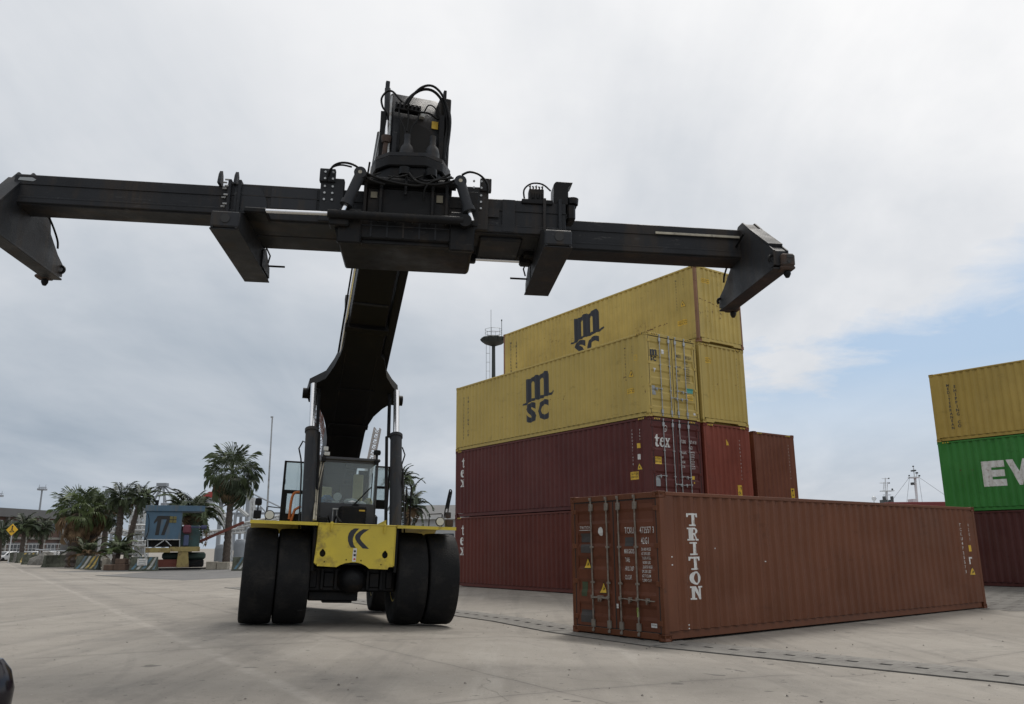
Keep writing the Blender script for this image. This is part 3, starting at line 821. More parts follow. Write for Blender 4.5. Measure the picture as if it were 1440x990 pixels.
for i, (ch, u) in enumerate((('t', .20), ('e', .44), ('x', .68))): A2.decal('door', glyph(ch, .38, .38, u, HIGH - .98), M_white, 'lettering')
A2.decal('door', curve_mesh([ell(.74, HIGH - .36, .085, .11), ell(.74, HIGH - .36, .065, .088)]), M_white, 'lettering', 'ringed letter t above the word')
A2.decal('door', text2d('t', .15, .01), M_white, off=(.715, HIGH - .42))
idtext(A2, 'door', M_white, 1.44, HIGH - .80, 'TGBU', '507147 8', '45G1')
A2.sticker('door', .08, 1.34, .42, .24, text=['CAUTION', 'HIGH 9.6']); A2.decal('door', rect2(.18, .62, .38, .94), M_grey, 'plate')
A2.sticker('door', 1.90, .90, .14, .11); A2.sticker('door', 1.96, .76, .05, .05)
# yellow, third level
A3.hazard([('header', .20), ('header', CW - .55), ('rail_far', CL - .50)])
msc_logo(A3, 'far', 5.28, .60, 1.88)
vtext(A3, 'far', M_black, 'MEDITERRANEAN', .62, HIGH - .60, .138, .150, .030); vtext(A3, 'far', M_black, 'SHIPPING CO', 1.02, HIGH - .66, .150, .165, .032)
side_texts(A3, 'far', M_black, near_u=CL - 1.08, code='MSDU', num='180126 4')
A3.triangle('far', CL - .94, HIGH - 1.46, .26, .26); A3.sticker('far', CL - 1.05, .88, .36, .18, text=['CAUTION', 'HIGH 9.6'])
A3.decal('far', curve_mesh([[(CL - .62, HIGH - .92), (CL - .50, HIGH - .92), (CL - .50, HIGH - .72), (CL - .62, HIGH - .72)], [(CL - .60, HIGH - .90), (CL - .52, HIGH - .90), (CL - .52, HIGH - .74), (CL - .60, HIGH - .74)]]), M_yel, 'sticker')
msc_logo(A3, 'door', .16, HIGH - .99, .40)
idtext(A3, 'door', M_black, 1.44, HIGH - .74, 'MSDU', '180126 4', '45G1')
A3.sticker('door', .72, HIGH - .70, .12, .16, m=M_white); A3.decal('door', poly2([(.30, 1.66), (.42, 1.66), (.36, 1.50)]), M_white, 'sticker')
A3.decal('door', rect2(.20, .74, .36, 1.06), M_grey, 'plate'); A3.sticker('door', 1.86, .96, .34, .16, m=M_cyan); A3.sticker('door', 1.86, .70, .30, .20, text=['CAUTION', 'HIGH']); A3.sticker('door', 2.14, .20, .10, .08, m=M_white)
# second row
t2 = CW + .16
ps, ya = stackpos(0, t2, 0, True); B1 = Container(ps, ya, HIGH, P_redbr, 'hidden red brown container at the foot of the middle row, behind the dark red one', GS)
ps, ya = stackpos(0, t2, HIGH, True); B2 = Container(ps, ya, HIGH, P_red, 'bright red container end with a small yellow flash, right of the maroon doors', GS)
ps, ya = stackpos(0, t2, 2 * HIGH, True); B3 = Container(ps, ya, HIGH, P_msc, 'clean yellow container showing its blind end, right of the yellow doors', GS)
ps, ya = stackpos(-.04, t2, 3 * HIGH, True); B4 = Container(ps, ya, HIGH, P_msc2, 'weathered yellow container with rusty corner, topmost of the tall stack', GS, post_m=P_rust)
t3 = t2 + CW + .80
ps, ya = stackpos(.45, t3, 0, True); C1 = Container(ps, ya, HIGH, P_redbr, 'hidden red brown container at the foot of the right hand row of the tall stack', GS)
ps, ya = stackpos(.45, t3, HIGH, True); C2 = Container(ps, ya, HIGH, P_redbr, 'dull red brown container end, rightmost of the tall stack', GS)
for c in (B2, B3, C2): c.hazard([('endtop', .20), ('endtop', CW - .52)])
# row B and C are seen from the blind end; their long side towards the camera is 'near'
msc_logo(B4, 'near', 5.28, .60, 1.92)
vtext(B4, 'near', M_black, 'MEDITERRANEAN', .62, HIGH - .60, .138, .150, .030); vtext(B4, 'near', M_black, 'SHIPPING CO', 1.02, HIGH - .66, .150, .165, .032)
side_texts(B4, 'near', M_black, near_u=CL - .97, code='MEDU', num='813562 1')
B4.triangle('near', CL - .82, HIGH - 1.46, .26, .26); B4.sticker('near', CL - .98, .76, .44, .20, text=['CAUTION', 'HIGH 9.6'])
B4.sticker('end', .32, HIGH - .62, .44, .17, text=['CAUTION', 'HIGH 9.6'])
M_gash = mat('rust_gash', (.12, .05, .025), .9, var=.4, scale=20)
rr = random.Random(3)
gp = []
for k in range(60):
    u = CL - 4.2 + k * .045; v = .80 + k * .0035 + rr.uniform(-.03, .03)
    if rr.random() < .8: gp.append(poly2([(u, v), (u + .05, v + rr.uniform(-.01, .02)), (u + .04, v + rr.uniform(.02, .06)), (u + .005, v + rr.uniform(.02, .05))]))
B4.decal('near', join2(*gp), M_gash, 'rust_gash', 'long rusty scrape')['kind'] = 'stuff'
gp = []
for k in range(26):
    u = .1 + k * .045; v = 1.62 - k * .006 + rr.uniform(-.02, .02)
    if rr.random() < .45: gp.append(poly2([(u, v), (u + .05, v), (u + .04, v + .03), (u, v + .025)]))
B4.decal('end', join2(*gp), M_gash, 'rust_gash')['kind'] = 'stuff'
B3.sticker('end', .32, HIGH - .72, .34, .20, text=['CAUTION', 'HIGH 9.6']); vtext(B3, 'end', M_black, 'MSDU1801264', 2.02, HIGH - .42, .075, .115, .002)
vtext(B2, 'end', M_white, 'TCKU9144213', 1.90, HIGH - .55, .085, .135, .002); B2.decal('end', poly2([(1.18, HIGH - .72), (1.18, HIGH - .50), (1.27, HIGH - .72)]), M_yel, 'sticker', 'small yellow flash')
B2.sticker('end', 1.64, .38, .22, .42, text=['!', '9.6'])
vtext(C2, 'end', M_white, 'TCKU9203318', 2.10, HIGH - .45, .085, .125, .002); C2.sticker('end', 1.98, .48, .22, .36, text=['!', '9.6'])

# the stack at the right edge: origin = its far left bottom corner, coming towards the camera
EX, EY, EA = 17.8649, 33.9516, -.90709
P_mar = paint('paint_dark_maroon', (.065, .016, .0135), rust=.12, fade=.10, streak=.35)
P_grn = paint('paint_green', (.032, .185, .034), rust=.06, fade=.08, streak=.12)
P_msc3 = paint('paint_ochre_deep', (.40, .285, .070), rust=.08, fade=.08, streak=.25)
GE = 'containers in the right hand stack'
E1 = Container((EX, EY, 0), EA, HIGH, P_mar, 'dark maroon container at the bottom of the right hand stack', GE)
E2 = Container((EX, EY, HIGH), EA, HIGH, P_grn, 'green container with big white letters in the right hand stack', GE)
E3 = Container((EX, EY, 2 * HIGH), EA, HIGH, P_msc3, 'yellow container with black vertical lettering on top of the right hand stack', GE)
uu = 1.60
for ch in 'EVERGREEN':
    V, F = text2d(ch, 1.46, .062, 1.0)
    x0 = min(q[0] for q in V); x1 = max(q[0] for q in V); y0 = min(q[1] for q in V); y1 = max(q[1] for q in V)
    E2.decal('near', ([Vector(((q[0] - x0) / (x1 - x0) * .86, (q[1] - y0) / (y1 - y0) * 1.0)) for q in V], F), M_white, off=(uu, .95)); uu += .93
vtext(E3, 'near', M_black, 'MEDITERRANEAN', .72, HIGH - .62, .155, .150, .030); vtext(E3, 'near', M_black, 'SHIPPING CO', .99, HIGH - .72, .172, .165, .032)
for c in (E2, E3): c.decal('rail_near', join2(*[rect2(.22 + k * .1, HIGH - .07, .27 + k * .1, HIGH - .03) for k in range(3)]), M_yel, 'height_warning_stripe')

# ------------------------------------------------------------------ reach stacker
def frame_matrix(o, yaw, roll):
    e1 = Vector((math.cos(yaw) * math.cos(roll), math.sin(yaw) * math.cos(roll), -math.sin(roll)))
    e2 = Vector((math.sin(yaw), -math.cos(yaw), 0)); e2 = (e2 - e1 * e1.dot(e2)).normalized()
    e3 = e2.cross(e1); e3 = e3 if e3.z > 0 else -e3
    m = Matrix((e1, -e2, e3)).transposed().to_4x4(); m.translation = Vector(o); return m
K_grey = mat('machine_grey', (.021, .0225, .0255), .5, spec=.16, var=.30, scale=1.6, bump=.25, dirt=(.040, .032, .026), dirt_amt=.34, dirt_scale=2.2, streak=True, scrape=(.085, .085, .085))
K_dark = mat('machine_black', (.0075, .0077, .0085), .45, spec=.16, var=.3, scale=2, bump=.2, dirt=(.022, .017, .013), dirt_amt=.32, dirt_scale=2.4, scrape=(.045, .043, .042))
K_boom = mat('boom_black', (.0045, .0043, .0042), .5, spec=.16, var=.25, scale=1.2, bump=.15, dirt=(.009, .0065, .0045), dirt_amt=.3, dirt_scale=1.2)
K_rust = mat('rusty_steel', (.060, .036, .026), .8, var=.3, scale=7, bump=.4, dirt=(.03, .028, .027), dirt_amt=.45, dirt_scale=4)
K_yel = mat('machine_yellow', (.58, .45, .045), .5, var=.10, scale=2, bump=.15, dirt=(.24, .17, .04), dirt_amt=.24, dirt_scale=2.2, streak=False, scrape=(.20, .15, .07))
K_chrome = mat('chrome_rod', (.75, .76, .78), .18, .9, var=.05)
K_tyre = mat('tyre_rubber', (.0115, .0118, .0125), .72, spec=.16, var=.35, scale=2.2, bump=.5, bscale=40, dirt=(.024, .0225, .021), dirt_amt=.40, dirt_scale=3.0, scrape=(.035, .033, .031))
K_hose = mat('hose_rubber', (.007, .007, .007), .45, spec=.16)
K_cyl = mat('cylinder_grey', (.028, .030, .034), .5, spec=.16, var=.15, scale=3, dirt=(.045, .038, .032), dirt_amt=.28, dirt_scale=4, streak=True, scrape=(.08, .08, .08))
K_glass = mat('cab_glass', (.62, .70, .69), .04, transmission=.90, var=.02)
K_lamp = mat('lamp_lens', (.55, .55, .52), .2)
K_orange = mat('orange_hose', (.45, .13, .03), .6)
K_cream = mat('cream_vest', (.55, .52, .28), .8)
K_blue = mat('blue_cloth', (.05, .16, .32), .9)
K_paper = mat('white_paper', (.85, .87, .87), .9)
K_strip = mat('beige_pipe', (.36, .33, .26), .6, var=.2, scale=5, dirt=(.06, .05, .04), dirt_amt=.2, dirt_scale=8)

rs = empty('reach_stacker'); tag(rs, 'yellow and dark grey reach stacker with raised boom and four big front tyres', 'reach stacker')
rs.matrix_world = frame_matrix((-3.27, 16.5, .20), .30, .035)
FY = dict(flipy=True)
# wheels
def tyre_mesh(w_, r):
    b = MB(); h = w_ / 2
    prof = [(r * .50, -h * .80), (r * .62, -h * .93), (r * .80, -h * 1.0), (r * .92, -h * .985), (r * .965, -h * .95), (r * .985, -h * .88), (r * .992, -h * .70), (r, -h * .35),
            (r * 1.002, 0), (r, h * .35), (r * .992, h * .70), (r * .985, h * .88), (r * .965, h * .95), (r * .92, h * .985), (r * .80, h), (r * .62, h * .93), (r * .50, h * .80)]
    b.lathe(prof, 64, axis='x')
    return b.mesh('tyre', smooth=50)
def rim_mesh(w_, r):
    b = MB(); h = w_ / 2
    b.lathe([(.0, -h * .35), (.16, -h * .35), (.17, -h * .5), (.22, -h * .5), (r * .38, -h * .3), (r * .49, -h * .82), (r * .52, -h * .82), (r * .52, h * .82), (r * .49, h * .82), (r * .38, h * .3), (0, h * .3)], 32, axis='x')
    for k in range(12):
        a = k * math.pi / 6; b.box(-h * .42, -h * .3, .19 * math.cos(a) - .018, .19 * math.cos(a) + .018, .19 * math.sin(a) - .018, .19 * math.sin(a) + .018)
    return b.mesh('rim')
def grooves(w_, r):
    """tread cuts and chunk marks on the shoulder"""
    b = MB(); rnd = random.Random(5)
    for k in range(5):
        a = k * 1.257 + rnd.uniform(-.3, .3); x = rnd.uniform(-.2, .2)
        b.box(x - .05, x + .05, r * .99, r * 1.0035, -.010, .010, M=Matrix.Rotation(a, 4, 'X'))
    return b.mesh('tread_cut')
tm, rm, gm = tyre_mesh(.60, .90), rim_mesh(.60, .90), grooves(.60, .90)
K_cut = mat('tread_cut_black', (.006, .006, .006), .9)
for a, b_, r in ((-1.715, 0, .90), (-1.105, 0, .90), (1.125, 0, .90), (1.75, 0, .90)):
    o = link('wheel', tm, K_tyre, rs, 'slick front tyre'); o.location = (a, -b_, r * .985); o.rotation_euler = (random.uniform(0, 6), 0, 0); o.scale = (1, .985, .985)
    link('rim', rm, K_yel, o); link('tread_cut', gm, K_cut, o, kind='stuff')
tm2 = tyre_mesh(.56, .80); rm2 = rim_mesh(.56, .80)
for a in (-1.43, 1.43):
    o = link('wheel', tm2, K_tyre, rs, 'single rear steering tyre'); o.location = (a, 5.55, .80 - .13)
    link('rim', rm2, K_yel, o)
# axle and chassis
b = MB(); b.box(-.84, .84, -.28, .42, .62, 1.08, .03); b.box(-1.4, 1.4, -.14, .2, .66, .98, .03)
for s in (-1, 1):
    for x in (.30, .56):
        b.box(s * x - .03, s * x + .03, .40, .50, .66, 1.05, .01)
    b.box(s * .43 - .10, s * .43 + .10, .41, .47, .70, .98, .02); b.box(s * .72 - .07, s * .72 + .07, .41, .46, .68, 1.02, .02)
b.build('axle_housing', K_dark, rs, **FY)
b = MB()
b.lathe([(.001, .78), (.10, .77), (.18, .72), (.235, .63), (.255, .52), (.27, .50), (.29, .40)], 36, origin=(0, 0, .86), axis='y')
b.build('differential', K_dark, rs, **FY)
b = MB(); b.box(-.78, .16, -.30, .25, .44, .62, .02); b.box(-.50, .06, -.1, .2, .40, .45, .01); b.build('skid_plate', K_dark, rs, **FY)
b = MB(); b.box(-.60, .60, -6.3, .10, .78, 1.22, .02); b.box(-.62, .62, -3.2, -.2, .64, .80, .02); b.box(-1.30, 1.30, -5.0, -1.05, .82, 1.30, .03); b.box(-1.15, 1.15, -6.6, -4.9, 1.12, 1.6, .03); b.build('chassis', K_dark, rs, **FY)  # belly boxes widened so the shadow under the machine falls darker
b = MB(); b.box(-.98, .98, -7.0, -5.9, .7, 2.3, .12); b.build('counterweight', K_grey, rs, **FY)
b = MB(); b.box(-.95, .95, -5.9, -3.4, 1.22, 2.25, .05)
for k in range(8): b.box(-.955, .955, -5.6 + k * .26, -5.5 + k * .26, 1.45, 2.05)
b.build('engine_hood', K_grey, rs, **FY)
b = MB(); b.box(-.95, .95, -.75, -.05, 1.22, 1.30); b.box(-.72, .72, -.2, .82, 1.55, 1.62); b.build('front_deck', K_dark, rs, **FY)
# boom pedestal
b = MB()
for s in (-1, 1): b.prism([(-6.0, 1.4), (-4.6, 1.4), (-4.9, 3.1), (-5.4, 3.3), (-5.8, 3.1)], s * .58 - .04, s * .58 + .04)
b.build('boom_support', K_grey, rs, **FY)
# yellow nose panel with cut-outs
def P2(x, y): return (-.722 + (x - 222) * .00214, 1.858 - (y - 103) * .00205)
outl = [P2(222, 103), P2(890, 103), P2(888, 470), P2(852, 472), P2(842, 494), P2(680, 490), P2(650, 465), P2(610, 446), P2(565, 437), P2(520, 438), P2(470, 446), P2(430, 462), P2(398, 482), P2(230, 476), P2(228, 455), P2(202, 450)]
holes = []
for cx in (270, 812):
    holes.append([P2(cx + dx, y) for dx, y in ((0, 322), (12, 335), (24, 352), (26, 370), (18, 388), (0, 397), (-18, 388), (-26, 370), (-24, 352), (-12, 335))])
for cx, cy in ((291, 438), (477, 416), (606, 420), (783, 452)): holes.append([P2(cx + 7 * math.cos(k), cy + 7 * math.sin(k)) for k in (0, 1, 2, 3, 4, 5)])
V, F = curve_mesh([outl] + holes, .014)
me = mesh_from('nose_panel', [(v.x, v.z - .9, v.y) for v in V], F); link('nose_panel', me, K_yel, rs)
b = MB(); b.box(-.69, .68, .30, .83, 1.12, 1.80, .01); b.build('nose_backing', K_dark, rs, **FY)
b = MB(); b.box(-.735, .725, .20, .93, 1.86, 1.88, .004)
b.box(-.735, -.715, .2, .9, 1.12, 1.86); b.box(.712, .73, .2, .9, 1.12, 1.86); b.build('nose_edge', K_yel, rs, **FY)
def logo(pts): return [(p[0], -.9 - .018, p[1]) for p in (P2(*q) for q in pts)]
for pts in ([(530, 133), (570, 133), (548, 160), (530, 188), (521, 222), (522, 252), (532, 282), (552, 308), (508, 305), (492, 280), (480, 250), (476, 215), (482, 180), (500, 152)],
            [(606, 138), (657, 138), (612, 172), (590, 198), (582, 222), (598, 246), (668, 314), (612, 311), (568, 268), (545, 235), (538, 210), (545, 188), (570, 162)]):
    me = mesh_from('maker_mark', logo(pts), [tuple(range(len(pts)))]); link('maker_mark', me, M_black, rs, 'black chevron emblem')
me = mesh_from('sticker', logo([(530, 312), (563, 312), (560, 430), (527, 430)]), [(0, 1, 2, 3)]); st = link('sticker', me, M_white, rs, 'narrow white warning sticker with pictograms')
for i, (yy, r_) in enumerate(((338, 10), (372, 11), (408, 9))):
    me = mesh_from('pictogram', [(p[0], p[1] - .003, p[2]) for p in logo([(546 + r_ * math.cos(k * 1.05), yy + r_ * 1.1 * math.sin(k * 1.05)) for k in range(6)])], [tuple(range(6))]); link('pictogram', me, M_blk if i < 2 else mat('red_mark', (.5, .04, .03)), st)
# lifting eyes on the nose
for x in (330, 795):
    a, z = P2(x, 120); b = MB(); b.box(a - .012, a + .012, .915, .965, z - .10, z + .07, .004); b.box(a - .025, a + .025, .905, .93, z - .03, z + .08, .006); b.build('bracket', K_yel, rs, **FY)
# fenders
for s in (-1, 1):
    b = MB()
    x0, x1 = (-1.96, -.745) if s < 0 else (.745, 1.90)
    b.prism([(.92, 1.825), (.94, 1.825), (.94, 1.885), (-.95, 1.895), (-1.35, 1.72), (-1.34, 1.69), (-.94, 1.865), (.92, 1.86)], x0, x1, 'x')
    b.build('fender', K_yel, rs, **FY)
    b = MB(); b.box(min(s * .75, s * .8), max(s * .75, s * .8), -.8, .75, 1.0, 1.85); b.build('splash_plate', K_dark, rs, **FY)
# lift cylinders
for s in (-1, 1):
    p0 = Vector((s * .87, .10, 1.30)); p1 = Vector((s * .93, -1.55, 4.98)); dd = p1 - p0
    pc = p0 + dd * .70
    b = MB(); b.tube([p0, pc], .128, 24); b.tube([pc - dd * .012, pc + dd * .006], .146, 24); b.tube([p0, p0 + dd * .03], .15, 24)
    cyl = b.build('lift_cylinder', K_cyl, rs, **FY)
    b = MB(); b.tube([pc, p1], .066, 20); b.build('piston_rod', K_chrome, cyl, **FY)
    b = MB(); q = Vector((s * .10, -.02, 0))
    b.tube([pc + q * .9 - Vector((0, 0, .28)), pc + q * 1.6 - Vector((0, 0, .24)), pc + q * 2.3 - Vector((0, 0, .40)), pc + q * 1.7 - Vector((0, 0, .62)), p0 + dd * .45 + q * 1.7, p0 + q * 1.7 + Vector((0, 0, .35))], .016, 8)
    b.build('hydraulic_pipe', K_dark, cyl, **FY)
    b = MB(); b.tube([pc + Vector((s * -.13, -.25, .0)), p1 + Vector((s * -.13, -.15, 0))], .040, 10); b.tube([p0 + Vector((s * -.17, -.25, .2)), pc + Vector((s * -.17, -.25, 0))], .035, 10)
    b.build('hose_guide', K_dark, cyl, **FY)
# boom: outline in (b, z), extruded across
ux, uz = .8192, .5736
def bz(s_, n_, base=(-3.5, 3.62)):
    """s_ along the boom's underside, n_ above it"""
    return (base[0] + ux * s_ - uz * n_, base[1] + uz * s_ * 1.222 * .9985 + ux * n_ * .93)
SL = .70
def boomp(b_, n_): return (b_ - .573 * n_, 3.62 + SL * (b_ + 3.5) + .819 * n_)
b = MB(); b.prism([boomp(-5.6, .0), boomp(-.55, .0), boomp(-.15, .0), boomp(-.15, 1.05), boomp(-5.2, 1.05), boomp(-5.9, .6)], -.43, .42, bevel=.02); ob_ = b.build('outer_boom', K_boom, rs, **FY)
b = MB(); b.prism([boomp(-.5, .06), boomp(3.25, .06), boomp(3.25, .95), boomp(-.5, .95)], -.38, .40, bevel=.02); ib_ = b.build('inner_boom', K_boom, rs, **FY)
b = MB()
for bb in (-.15, -2.6): b.prism([boomp(bb - .06, -.03), boomp(bb + .06, -.03), boomp(bb + .06, 1.09), boomp(bb - .06, 1.09)], -.46, .46, bevel=.01)
b.build('boom_collar', K_boom, ob_, each=True, **FY)
b = MB()
for bb in (-1.6, -2.9, -3.9): b.prism([boomp(bb - .012, -.012), boomp(bb + .012, -.012), boomp(bb + .012, .01), boomp(bb - .012, .01)], -.41, .40)
b.prism([boomp(-5.0, -.008), boomp(-.7, -.008), boomp(-.7, .01), boomp(-5.0, .01)], -.36, -.34); b.prism([boomp(-5.0, -.008), boomp(-.7, -.008), boomp(-.7, .01), boomp(-5.0, .01)], .33, .35)
b.build('weld_seam', K_dark, ob_, each=True, **FY)
b = MB()
for bb in (.4, 1.3, 2.2): b.prism([boomp(bb - .02, .04), boomp(bb + .02, .04), boomp(bb + .02, .08), boomp(bb - .02, .08)], -.36, .36)
b.build('wear_pad', K_grey, ib_, each=True, **FY)
# flared cylinder brackets, lying in the boom's underside plane
for s in (-1, 1):
    pts = ([(-.41, -.45), (-.46, -.76), (-.55, -1.06), (-.69, -1.38), (-1.02, -1.62), (-1.05, -1.85), (-.99, -2.02), (-.84, -2.06), (-.71, -2.20), (-.61, -2.39), (-.52, -2.66), (-.45, -2.96), (-.41, -3.4)] if s < 0 else
           [(-.40, -.70), (-.51, -.80), (-.64, -1.22), (-.82, -1.45), (-.98, -1.60), (-1.0, -1.88), (-.80, -1.97), (-.70, -2.06), (-.54, -2.29), (-.44, -2.58), (-.40, -2.89)])
    b = MB(); A, B_ = [], []
    for lo, arr in ((.0, A), (.26, B_)):
        for a, q in pts:
            Y, Z = boomp(q, lo); arr.append(b.bm.verts.new((a if s < 0 else -a, Y, Z)))
    b.bm.faces.new(A); b.bm.faces.new(B_[::-1])
    for i in range(len(pts)): b.bm.faces.new((A[i], B_[i], B_[(i + 1) % len(pts)], A[(i + 1) % len(pts)]))
    b.tube([(s * .80, *boomp(-1.88, .10)), (s * 1.14, *boomp(-1.88, .10))], .12, 18)
    b.build('cylinder_bracket', K_boom, ob_, **FY)
# thin bright tube along the left flank, hose tray along the right
b = MB(); b.tube([(-.445, *boomp(-.9, .12)), (-.445, *boomp(3.0, .12))], .030, 12); b.build('bright_rod', K_chrome, ib_, **FY)
b = MB(); b.tube([(-.49, *boomp(-1.0, .25)), (-.49, *boomp(3.0, .25))], .018, 8); b.build('hydraulic_pipe', K_dark, ib_, **FY)
b = MB()
b.prism([boomp(-1.5, .16), boomp(2.2, .16), boomp(2.4, .45), boomp(2.2, .62), boomp(-1.4, .62), boomp(-1.75, .40)], .46, .64, bevel=.01)
b.build('hose_tray', K_boom, ib_, **FY)
b = MB(); rnd = random.Random(9)
for k in range(5):
    o_ = rnd.uniform(-.04, .04); b.hose([(.52 + k * .03, *boomp(2.0, .3 + o_)), (.50 + k * .04 + o_, *boomp(2.5, .25 + o_)), (.47 + k * .05, *boomp(2.8, .5)), (.50 + k * .02, *boomp(3.3, .7))], .02, 8)
b.build('hose_bundle', K_hose, ib_, kind='stuff', **FY)
# boom head
b = MB(); b.prism([(2.75, 8.05), (3.35, 7.62), (4.12, 7.60), (4.30, 8.00), (4.22, 8.62), (3.92, 9.24), (3.05, 9.40), (2.4, 8.9)], -.31, .54, bevel=.03)
hd = b.build('boom_head', K_grey, rs, **FY)
b = MB(); b.prism([(-.16, 7.62), (.36, 7.62), (.36, 8.36), (.30, 8.44), (.18, 8.48), (.06, 8.50), (.0, 8.56), (-.10, 8.58), (-.16, 8.5)], 4.16, 4.325, axis='y', bevel=.004); b.build('head_recess_shade', dark_m, hd, **FY)  # raised black slab painted as the shade inside the head's opening
b = MB(); b.box(-.29, -.21, 4.05, 4.36, 7.62, 8.25, .01); b.box(.38, .46, 4.05, 4.36, 7.62, 8.25, .01); b.build('head_lug', K_grey, hd, each=True, **FY)
b = MB(); b.box(.38, .49, 4.262, 4.272, 8.48, 8.62); b.build('sticker', M_yel, hd, 'small yellow warning sticker', **FY)
b = MB(); b.lathe([(.001, 0), (.055, 0), (.065, .05), (.065, .10), (.03, .12)], 14, origin=(.20, 4.24, 8.66)); b.build('work_lamp', K_lamp, hd, **FY)
# side cylinder and hose loops on the head
b = MB(); b.tube([(-.39, 4.04, 9.22), (-.38, 4.18, 8.52)], .052, 14); b.box(-.43, -.36, 4.0, 4.08, 9.15, 9.36, .01); b.build('damping_cylinder', K_cyl, hd, **FY)
b = MB(); b.tube([(-.38, 4.18, 8.55), (-.38, 4.28, 8.15)], .034, 12); b.build('piston_rod', K_chrome, hd, **FY)
b = MB(); b.lathe([(.001, 0), (.07, 0), (.085, .05), (.085, .12), (.001, .14)], 14, origin=(-.38, 4.29, 8.05)); b.tube([(-.38, 4.29, 8.08), (-.42, 4.3, 7.5)], .045, 10); b.build('cylinder_eye', K_rust, hd, **FY)
b = MB(); b.tube([(-.43, 3.95, 8.7), (-.56, 4.2, 7.50)], .014, 6); b.tube([(-.335, 4.2, 9.0), (-.335, 4.34, 7.7)], .020, 6); b.build('guide_rail', M_galv, hd, **FY)
b = MB()
def arc(pts): return pts
b.hose([(-.14, 4.36, 8.72), (-.05, 4.42, 8.90), (.12, 4.45, 9.06), (.30, 4.45, 9.10), (.46, 4.42, 9.02), (.58, 4.4, 8.82), (.63, 4.38, 8.50), (.60, 4.4, 8.2), (.60, 4.4, 7.85)], .026, 8)
b.hose([(-.10, 4.40, 8.72), (.0, 4.45, 8.94), (.15, 4.5, 9.10), (.32, 4.5, 9.15), (.49, 4.46, 9.05), (.61, 4.43, 8.80), (.67, 4.42, 8.48), (.63, 4.4, 8.15), (.58, 4.4, 7.8)], .022, 8)
b.hose([(-.02, 4.36, 8.78), (-.18, 4.36, 8.84), (-.32, 4.30, 9.02), (-.42, 4.25, 9.04), (-.50, 4.2, 8.92), (-.47, 4.2, 8.76), (-.40, 4.22, 8.66), (-.36, 4.22, 8.55)], .018, 8)
b.hose([(-.16, 4.38, 8.72), (.1, 4.42, 8.66), (.30, 4.4, 8.68), (.44, 4.38, 8.62), (.56, 4.36, 8.66)], .018, 8)
b.hose([(-.22, 4.36, 8.8), (-.20, 4.42, 8.5), (-.10, 4.44, 8.25), (-.08, 4.44, 8.0)], .014, 8)
b.tube([(-.06, 4.36, 8.8), (-.05, 4.42, 8.5), (-.07, 4.44, 8.25)], .014, 8)
b.hose([(.08, 4.36, 8.78), (.12, 4.42, 8.55), (.02, 4.44, 8.35), (-.03, 4.44, 8.10)], .014, 8)
b.hose([(.22, 4.36, 8.7), (.28, 4.42, 8.82), (.40, 4.42, 8.78), (.46, 4.36, 8.6)], .012, 8)
for k in range(4): b.hose([(.56 + k * .035, 4.30, 9.05 - k * .06), (.60 + k * .03, 4.34, 8.6), (.57 + k * .03, 4.34, 8.1), (.54 + k * .02, 4.3, 7.7)], .022, 8)
b.build('hose_loops', K_hose, hd, **FY)
b = MB(); b.box(-.28, .16, 4.28, 4.40, 8.66, 8.80, .01)
for k in range(6): b.tube([(-.24 + k * .07, 4.38, 8.70), (-.24 + k * .07, 4.45, 8.74)], .018, 8)
b.box(.50, .70, 3.9, 4.3, 7.7, 9.1, .02); b.box(.56, .61, 4.2, 4.3, 8.9, 9.25, .01); b.build('valve_block', K_dark, hd, **FY)
# cab
b = MB()
X0, X1, Y0, Y1, Z0, Z1 = -.64, .56, -2.5, -.98, 1.30, 3.33
b.box(X0, X1, Y1 - .05, Y1, Z0, 2.36, .01); b.box(X0, X1, Y0, Y0 + .05, Z0, 2.3, .01)
b.box(X0, X0 + .05, Y0, Y1, Z0, 1.95, .01); b.box(X1 - .05, X1, Y0, Y1, Z0, 1.95, .01)
b.box(X0, X1, Y0, Y1, Z0 - .03, Z0); b.box(X0 - .03, X1 + .03, Y0, Y1 + .05, Z1 - .07, Z1, .02)
for x in (X0, X1 - .045):
    for y in (Y0, Y1 - .05): b.box(x, x + .045, y, y + .05, 1.9, Z1 - .05, .008)
b.box(X0, X1, Y1 - .05, Y1, 3.22, 3.28, .005)
cab = b.build('cab', mat('cab_grey', (.050, .051, .055), .5, var=.1, dirt=(.05, .045, .04), dirt_amt=.25, dirt_scale=3), rs, **FY)
b = MB(); b.box(X0 + .045, X1 - .045, Y1 - .03, Y1 - .022, 2.36, 3.22); b.build('windscreen', K_glass, cab, **FY)
b = MB(); b.box(X0 + .046, -.12, Y1 - .10, Y1 - .085, 2.98, 3.22, .004); b.build('sun_blind', K_dark, cab, **FY)
b = MB(); b.box(X0 + .06, X1 - .06, Y1 - .42, Y1 - .06, 2.26, 2.34, .01); b.build('dashboard', K_dark, cab, **FY)
b = MB(); b.box(-.16, .30, -2.05, -1.55, 2.0, 2.12, .05); b.prism([(-2.05, 2.05), (-1.92, 2.05), (-2.02, 2.85), (-2.12, 2.85)], -.14, .28, bevel=.03); b.box(-.04, .18, -2.14, -2.04, 2.88, 3.08, .03); b.build('driver_seat', K_dark, cab, **FY)
b = MB(); b.box(-.60, -.02, -2.44, -2.42, 2.3, 3.2); b.box(.30, .52, -2.44, -2.42, 2.3, 3.2); b.build('added_rear_panel', K_dark, cab, each=True, **FY)  # added dark panels that stop the sky showing through the cab
